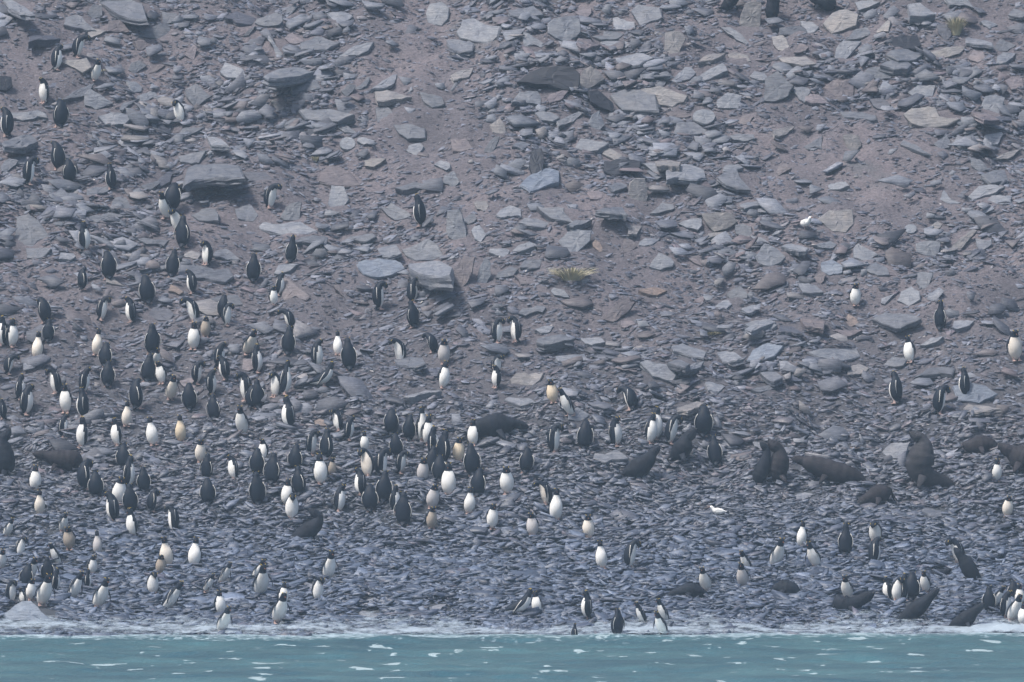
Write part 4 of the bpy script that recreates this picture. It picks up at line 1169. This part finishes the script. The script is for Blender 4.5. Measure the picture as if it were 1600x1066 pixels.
# ------------------------------------------------------------------ white birds
M_WHITE = plain('white_plumage', (.82, .82, .80), 0.7, 0.2, 0.05)
def white_bird(px, py, h, yaw, label):
    P = at(px, py); s = h * mpp(P)
    root = bpy.data.objects.new('white_bird', None); C.objects.link(root)
    root.location = (P[0], P[1], P[2] + 0.07); root.rotation_euler = (0, 0, yaw); root.scale = (s, s, s)
    tag(root, label, 'bird', 'white birds between the rocks')
    Pn = [(.95, .50, .05, .02), (.72, .50, .16, .10), (.45, .50, .30, .26), (0, .52, .36, .36), (-.35, .62, .28, .28), (-.55, .80, .17, .17), (-.66, .95, .16, .16), (-.78, 1.0, .10, .11), (-.86, 1.0, .03, .03)]
    V, F, info, S = sweep(Pn, 14, 3)
    link('body', mesh_from('bird_body', V, F, [M_WHITE], None, True), root)
    v, f = blade((0, -.84, 1.0), (0, -1.1, .93), .05, .02, .05, (0, 0, 0), (0, 0, 1), 6, 3); link('beak', mesh_from('beak', v, f, [M_BEAK]), root)
    for sx in (-1, 1):
        v, f = blade((sx * .30, -.25, .66), (sx * .16, .75, .50), .20, .05, .05, (sx * .06, 0, .03), (0, 0.2, 1)); link('wing', mesh_from('wing', v, f, [M_WHITE], None, True), root)
        v, f = blade((sx * .12, .0, .25), (sx * .12, -.02, -.15), .03, .03, .03, (0, 0, 0), (0, 1, 0), 6, 3); link('leg', mesh_from('leg', v, f, [M_FOOT]), root)
white_bird(1259, 361, 17, R(35), 'small white bird among stones, left of a buff jagged slab')
white_bird(1122, 811, 15, R(-95), 'small white bird squatting on the dark beach, right of centre')

# ------------------------------------------------------------------ grass tufts
M_GRASS = plain('dry_tussock_blades', (.40, .37, .25), 0.8, 0.2, 0.4, 3)
def tuft(px, py, w, h, n_, label, up=1.0):
    P = at(px, py); m = mpp(P); lr = np.random.default_rng(int(px))
    V, F = [], []
    for i in range(n_):
        a = lr.uniform(0, 2 * np.pi); rr = lr.random() ** 0.5
        dx, dy = math.cos(a) * rr, math.sin(a) * rr
        ln = h * m * lr.uniform(0.5, 1.0)
        base = np.array([dx * w * m * 0.18, dy * w * m * 0.18, -0.03])
        outv = np.array([dx * w * m * 0.42, dy * w * m * 0.38, 0])
        wd = 0.008 + 0.008 * lr.random()
        side = np.array([-math.sin(a), math.cos(a), 0]) * wd
        k0 = len(V)
        for t, ww in ((0, 1), (0.35, 0.9), (0.7, 0.6), (1.0, 0.08)):
            c_ = base + outv * t ** 1.3 + np.array([0, 0, ln * (t - 0.45 * t * t * (1.5 - up))])
            V += [tuple(c_ - side * ww), tuple(c_ + side * ww), tuple(c_ + np.array([0, 0, wd * 0.5]) * ww)]
        for q in range(3):
            b_ = k0 + q * 3
            F += [(b_, b_ + 3, b_ + 5, b_ + 2), (b_ + 2, b_ + 5, b_ + 4, b_ + 1), (b_ + 1, b_ + 4, b_ + 3, b_)]
    o = link('grass_tuft', mesh_from('grass_tuft', V, F, [M_GRASS]), loc=(P[0], P[1], P[2]))
    tag(o, label, 'grass tuft', 'grass tufts growing between the rocks')
tuft(893, 437, 76, 40, 260, 'yellow green sprawling grass tuft in the middle of the slope', 0.5)
tuft(1494, 54, 34, 42, 300, 'yellow drooping grass tuft at the top right under a pale stone', 0.9)
tuft(150, 112, 30, 10, 110, 'low yellowish tuft among slabs near the top left penguins', 0.5)
tuft(493, 252, 16, 14, 90, 'tiny yellow tuft between slabs, left of the centre', 0.8)
tuft(1110, 522, 40, 10, 120, 'thin greenish tuft among shards in the middle right', 0.5)

# ------------------------------------------------------------------ the sea and the wash
M_SEA, n, l, p = new_mat('teal_sea_water')
geo = n.new('ShaderNodeNewGeometry'); pos = geo.outputs['Position']
sep = n.new('ShaderNodeSeparateXYZ'); l.new(pos, sep.inputs[0])
deep = noise(n, l, mapping(n, l, pos, (0.10, 0.16, 1)), 1.6, 5, 0.65)
fl = noise(n, l, mapping(n, l, pos, (0.62, 0.40, 1)), 1.6, 3, 0.6)
body = ramp(n, l, deep, [(0.35, (0.026, 0.082, 0.108)), (0.65, (0.062, 0.150, 0.168))])
m1 = ramp(n, l, fl, [(0.632, (0, 0, 0)), (0.655, (1, 1, 1))])
c = mixc(n, l, body, (0.36, 0.47, 0.50), m1)  # flecks of foam, and sky glints on the ripples put into the colour
# foam lapping at the shore
fo = noise(n, l, mapping(n, l, pos, (1.6, 0.9, 1)), 2.4, 6, 0.75)
mr = n.new('ShaderNodeMapRange'); mr.inputs[1].default_value = -9; mr.inputs[2].default_value = -0.5; mr.inputs[3].default_value = -0.20; mr.inputs[4].default_value = 0.13
l.new(sep.outputs[1], mr.inputs[0])
ad = n.new('ShaderNodeMath'); ad.operation = 'ADD'; l.new(fo, ad.inputs[0]); l.new(mr.outputs[0], ad.inputs[1])
m2 = ramp(n, l, ad.outputs[0], [(0.50, (0, 0, 0)), (0.66, (1, 1, 1))])
c = mixc(n, l, c, (0.42, 0.54, 0.60), m2)
l.new(c, p.inputs['Base Color']); p.inputs['Roughness'].default_value = 0.28; p.inputs['IOR'].default_value = 1.33
p.inputs['Specular IOR Level'].default_value = 0.35
wv = noise(n, l, mapping(n, l, pos, (1.0, 0.7, 1)), 3.0, 5, 0.6)
b = n.new('ShaderNodeBump'); b.inputs['Strength'].default_value = 0.5; b.inputs['Distance'].default_value = 0.12
l.new(wv, b.inputs['Height']); l.new(b.outputs[0], p.inputs['Normal'])
def sea_z(x, y):
    near = np.clip((y + 60) / 20, 0, 1)
    calm = np.clip(-(y) / 4, 0.5, 1)
    return near * calm * (0.17 * fbm(x / 2.8, y / 1.8, 70, 3) + 0.07 * fbm(x / 0.8, y / 0.6, 80, 2))
xs = np.concatenate([np.arange(-95, -18, 3.0), np.arange(-18, 18, 0.12), np.arange(18, 96, 3.0)])
ys = np.concatenate([np.arange(-270, -46, 6.0), np.arange(-46, -6, 0.16), np.arange(-6, 2.6, 0.08)])
sea = link('sea', grid_mesh('sea', xs, ys, sea_z, [M_SEA]))
tag(sea, 'teal sea with short ripples, foam and painted glint flecks in front of the beach', kind='structure')

M_WASH, n, l, p = new_mat('wash_foam')
geo = n.new('ShaderNodeNewGeometry'); pos = geo.outputs['Position']
at_ = n.new('ShaderNodeAttribute'); at_.attribute_name = 'tint'
fo = noise(n, l, mapping(n, l, pos, (1.3, 1.6, 1)), 2.2, 7, 0.72)
ad = n.new('ShaderNodeMath'); ad.operation = 'ADD'; l.new(fo, ad.inputs[0]); l.new(at_.outputs['Fac'], ad.inputs[1])
al = ramp(n, l, ad.outputs[0], [(0.50, (0, 0, 0)), (0.74, (0.75, 0.75, 0.75))])
l.new(al, p.inputs['Alpha'])
p.inputs['Base Color'].default_value = (0.44, 0.53, 0.61, 1); p.inputs['Roughness'].default_value = 0.4
b = n.new('ShaderNodeBump'); b.inputs['Strength'].default_value = 0.5; b.inputs['Distance'].default_value = 0.05
l.new(fo, b.inputs['Height']); l.new(b.outputs[0], p.inputs['Normal'])
xs = np.arange(-18, 18, 0.12); ys = np.arange(-1.6, 4.2, 0.07)
X, Y = np.meshgrid(xs, ys)
edge = 1.5 + 2.6 * fbm(xs / 2.2, xs * 0, 90, 3)
Z = np.maximum(ground(X, Y) + 0.09, 0.0) + 0.05 * fbm(X / 0.5, Y / 0.3, 95, 2) + 0.02
fac = 0.05 - 0.45 * np.clip((Y - edge[None]) / 1.4, 0, 1) + 0.10 * np.exp(-((Y - 0.2) / 0.5) ** 2) - 0.4 * np.clip((-0.6 - Y) / 0.8, 0, 1)
for sx_, am in ((12.7, .25), (11.9, .18), (-2.5, .10), (3.4, .12), (-8, .08)):
    g_ = np.exp(-((X - sx_) / 0.7) ** 2 - ((Y + 0.1) / 0.7) ** 2); fac = fac + am * g_; Z = Z + 0.6 * am * g_ * (0.6 + fbm(X / 0.25, Y / 0.25, 99, 2))
me = grid_mesh('wash', xs, ys, lambda a, b_: Z, [M_WASH])
ca = me.color_attributes.new('tint', 'FLOAT_COLOR', 'POINT')
ca.data.foreach_set('color', np.repeat(fac.ravel()[:, None], 4, 1).astype(np.float32).ravel())
wash = link('wash', me)
tag(wash, 'thin foamy wash running over the lowest stones of the beach', 'foam', kind='stuff')

# ------------------------------------------------------------------ the grey air between the boat and the shore
vs = [(x_, y_, z_) for x_ in (-100, 100) for y_ in (-276, 80) for z_ in (-6, 48)]
fs = [(0, 1, 3, 2), (4, 6, 7, 5), (0, 4, 5, 1), (2, 3, 7, 6), (0, 2, 6, 4), (1, 5, 7, 3)]
hm = bpy.data.materials.new('haze'); hm.use_nodes = True
n = hm.node_tree.nodes; l = hm.node_tree.links
n.remove(n['Principled BSDF'])
pv = n.new('ShaderNodeVolumePrincipled'); pv.inputs['Color'].default_value = (0.62, 0.80, 1.0, 1); pv.inputs['Density'].default_value = 0.00037
pv.inputs['Anisotropy'].default_value = 0.0
l.new(pv.outputs[0], n['Material Output'].inputs['Volume'])
haze = link('haze', mesh_from('haze', vs, fs, [hm]))
tag(haze, 'thin cold sea haze', kind='stuff')
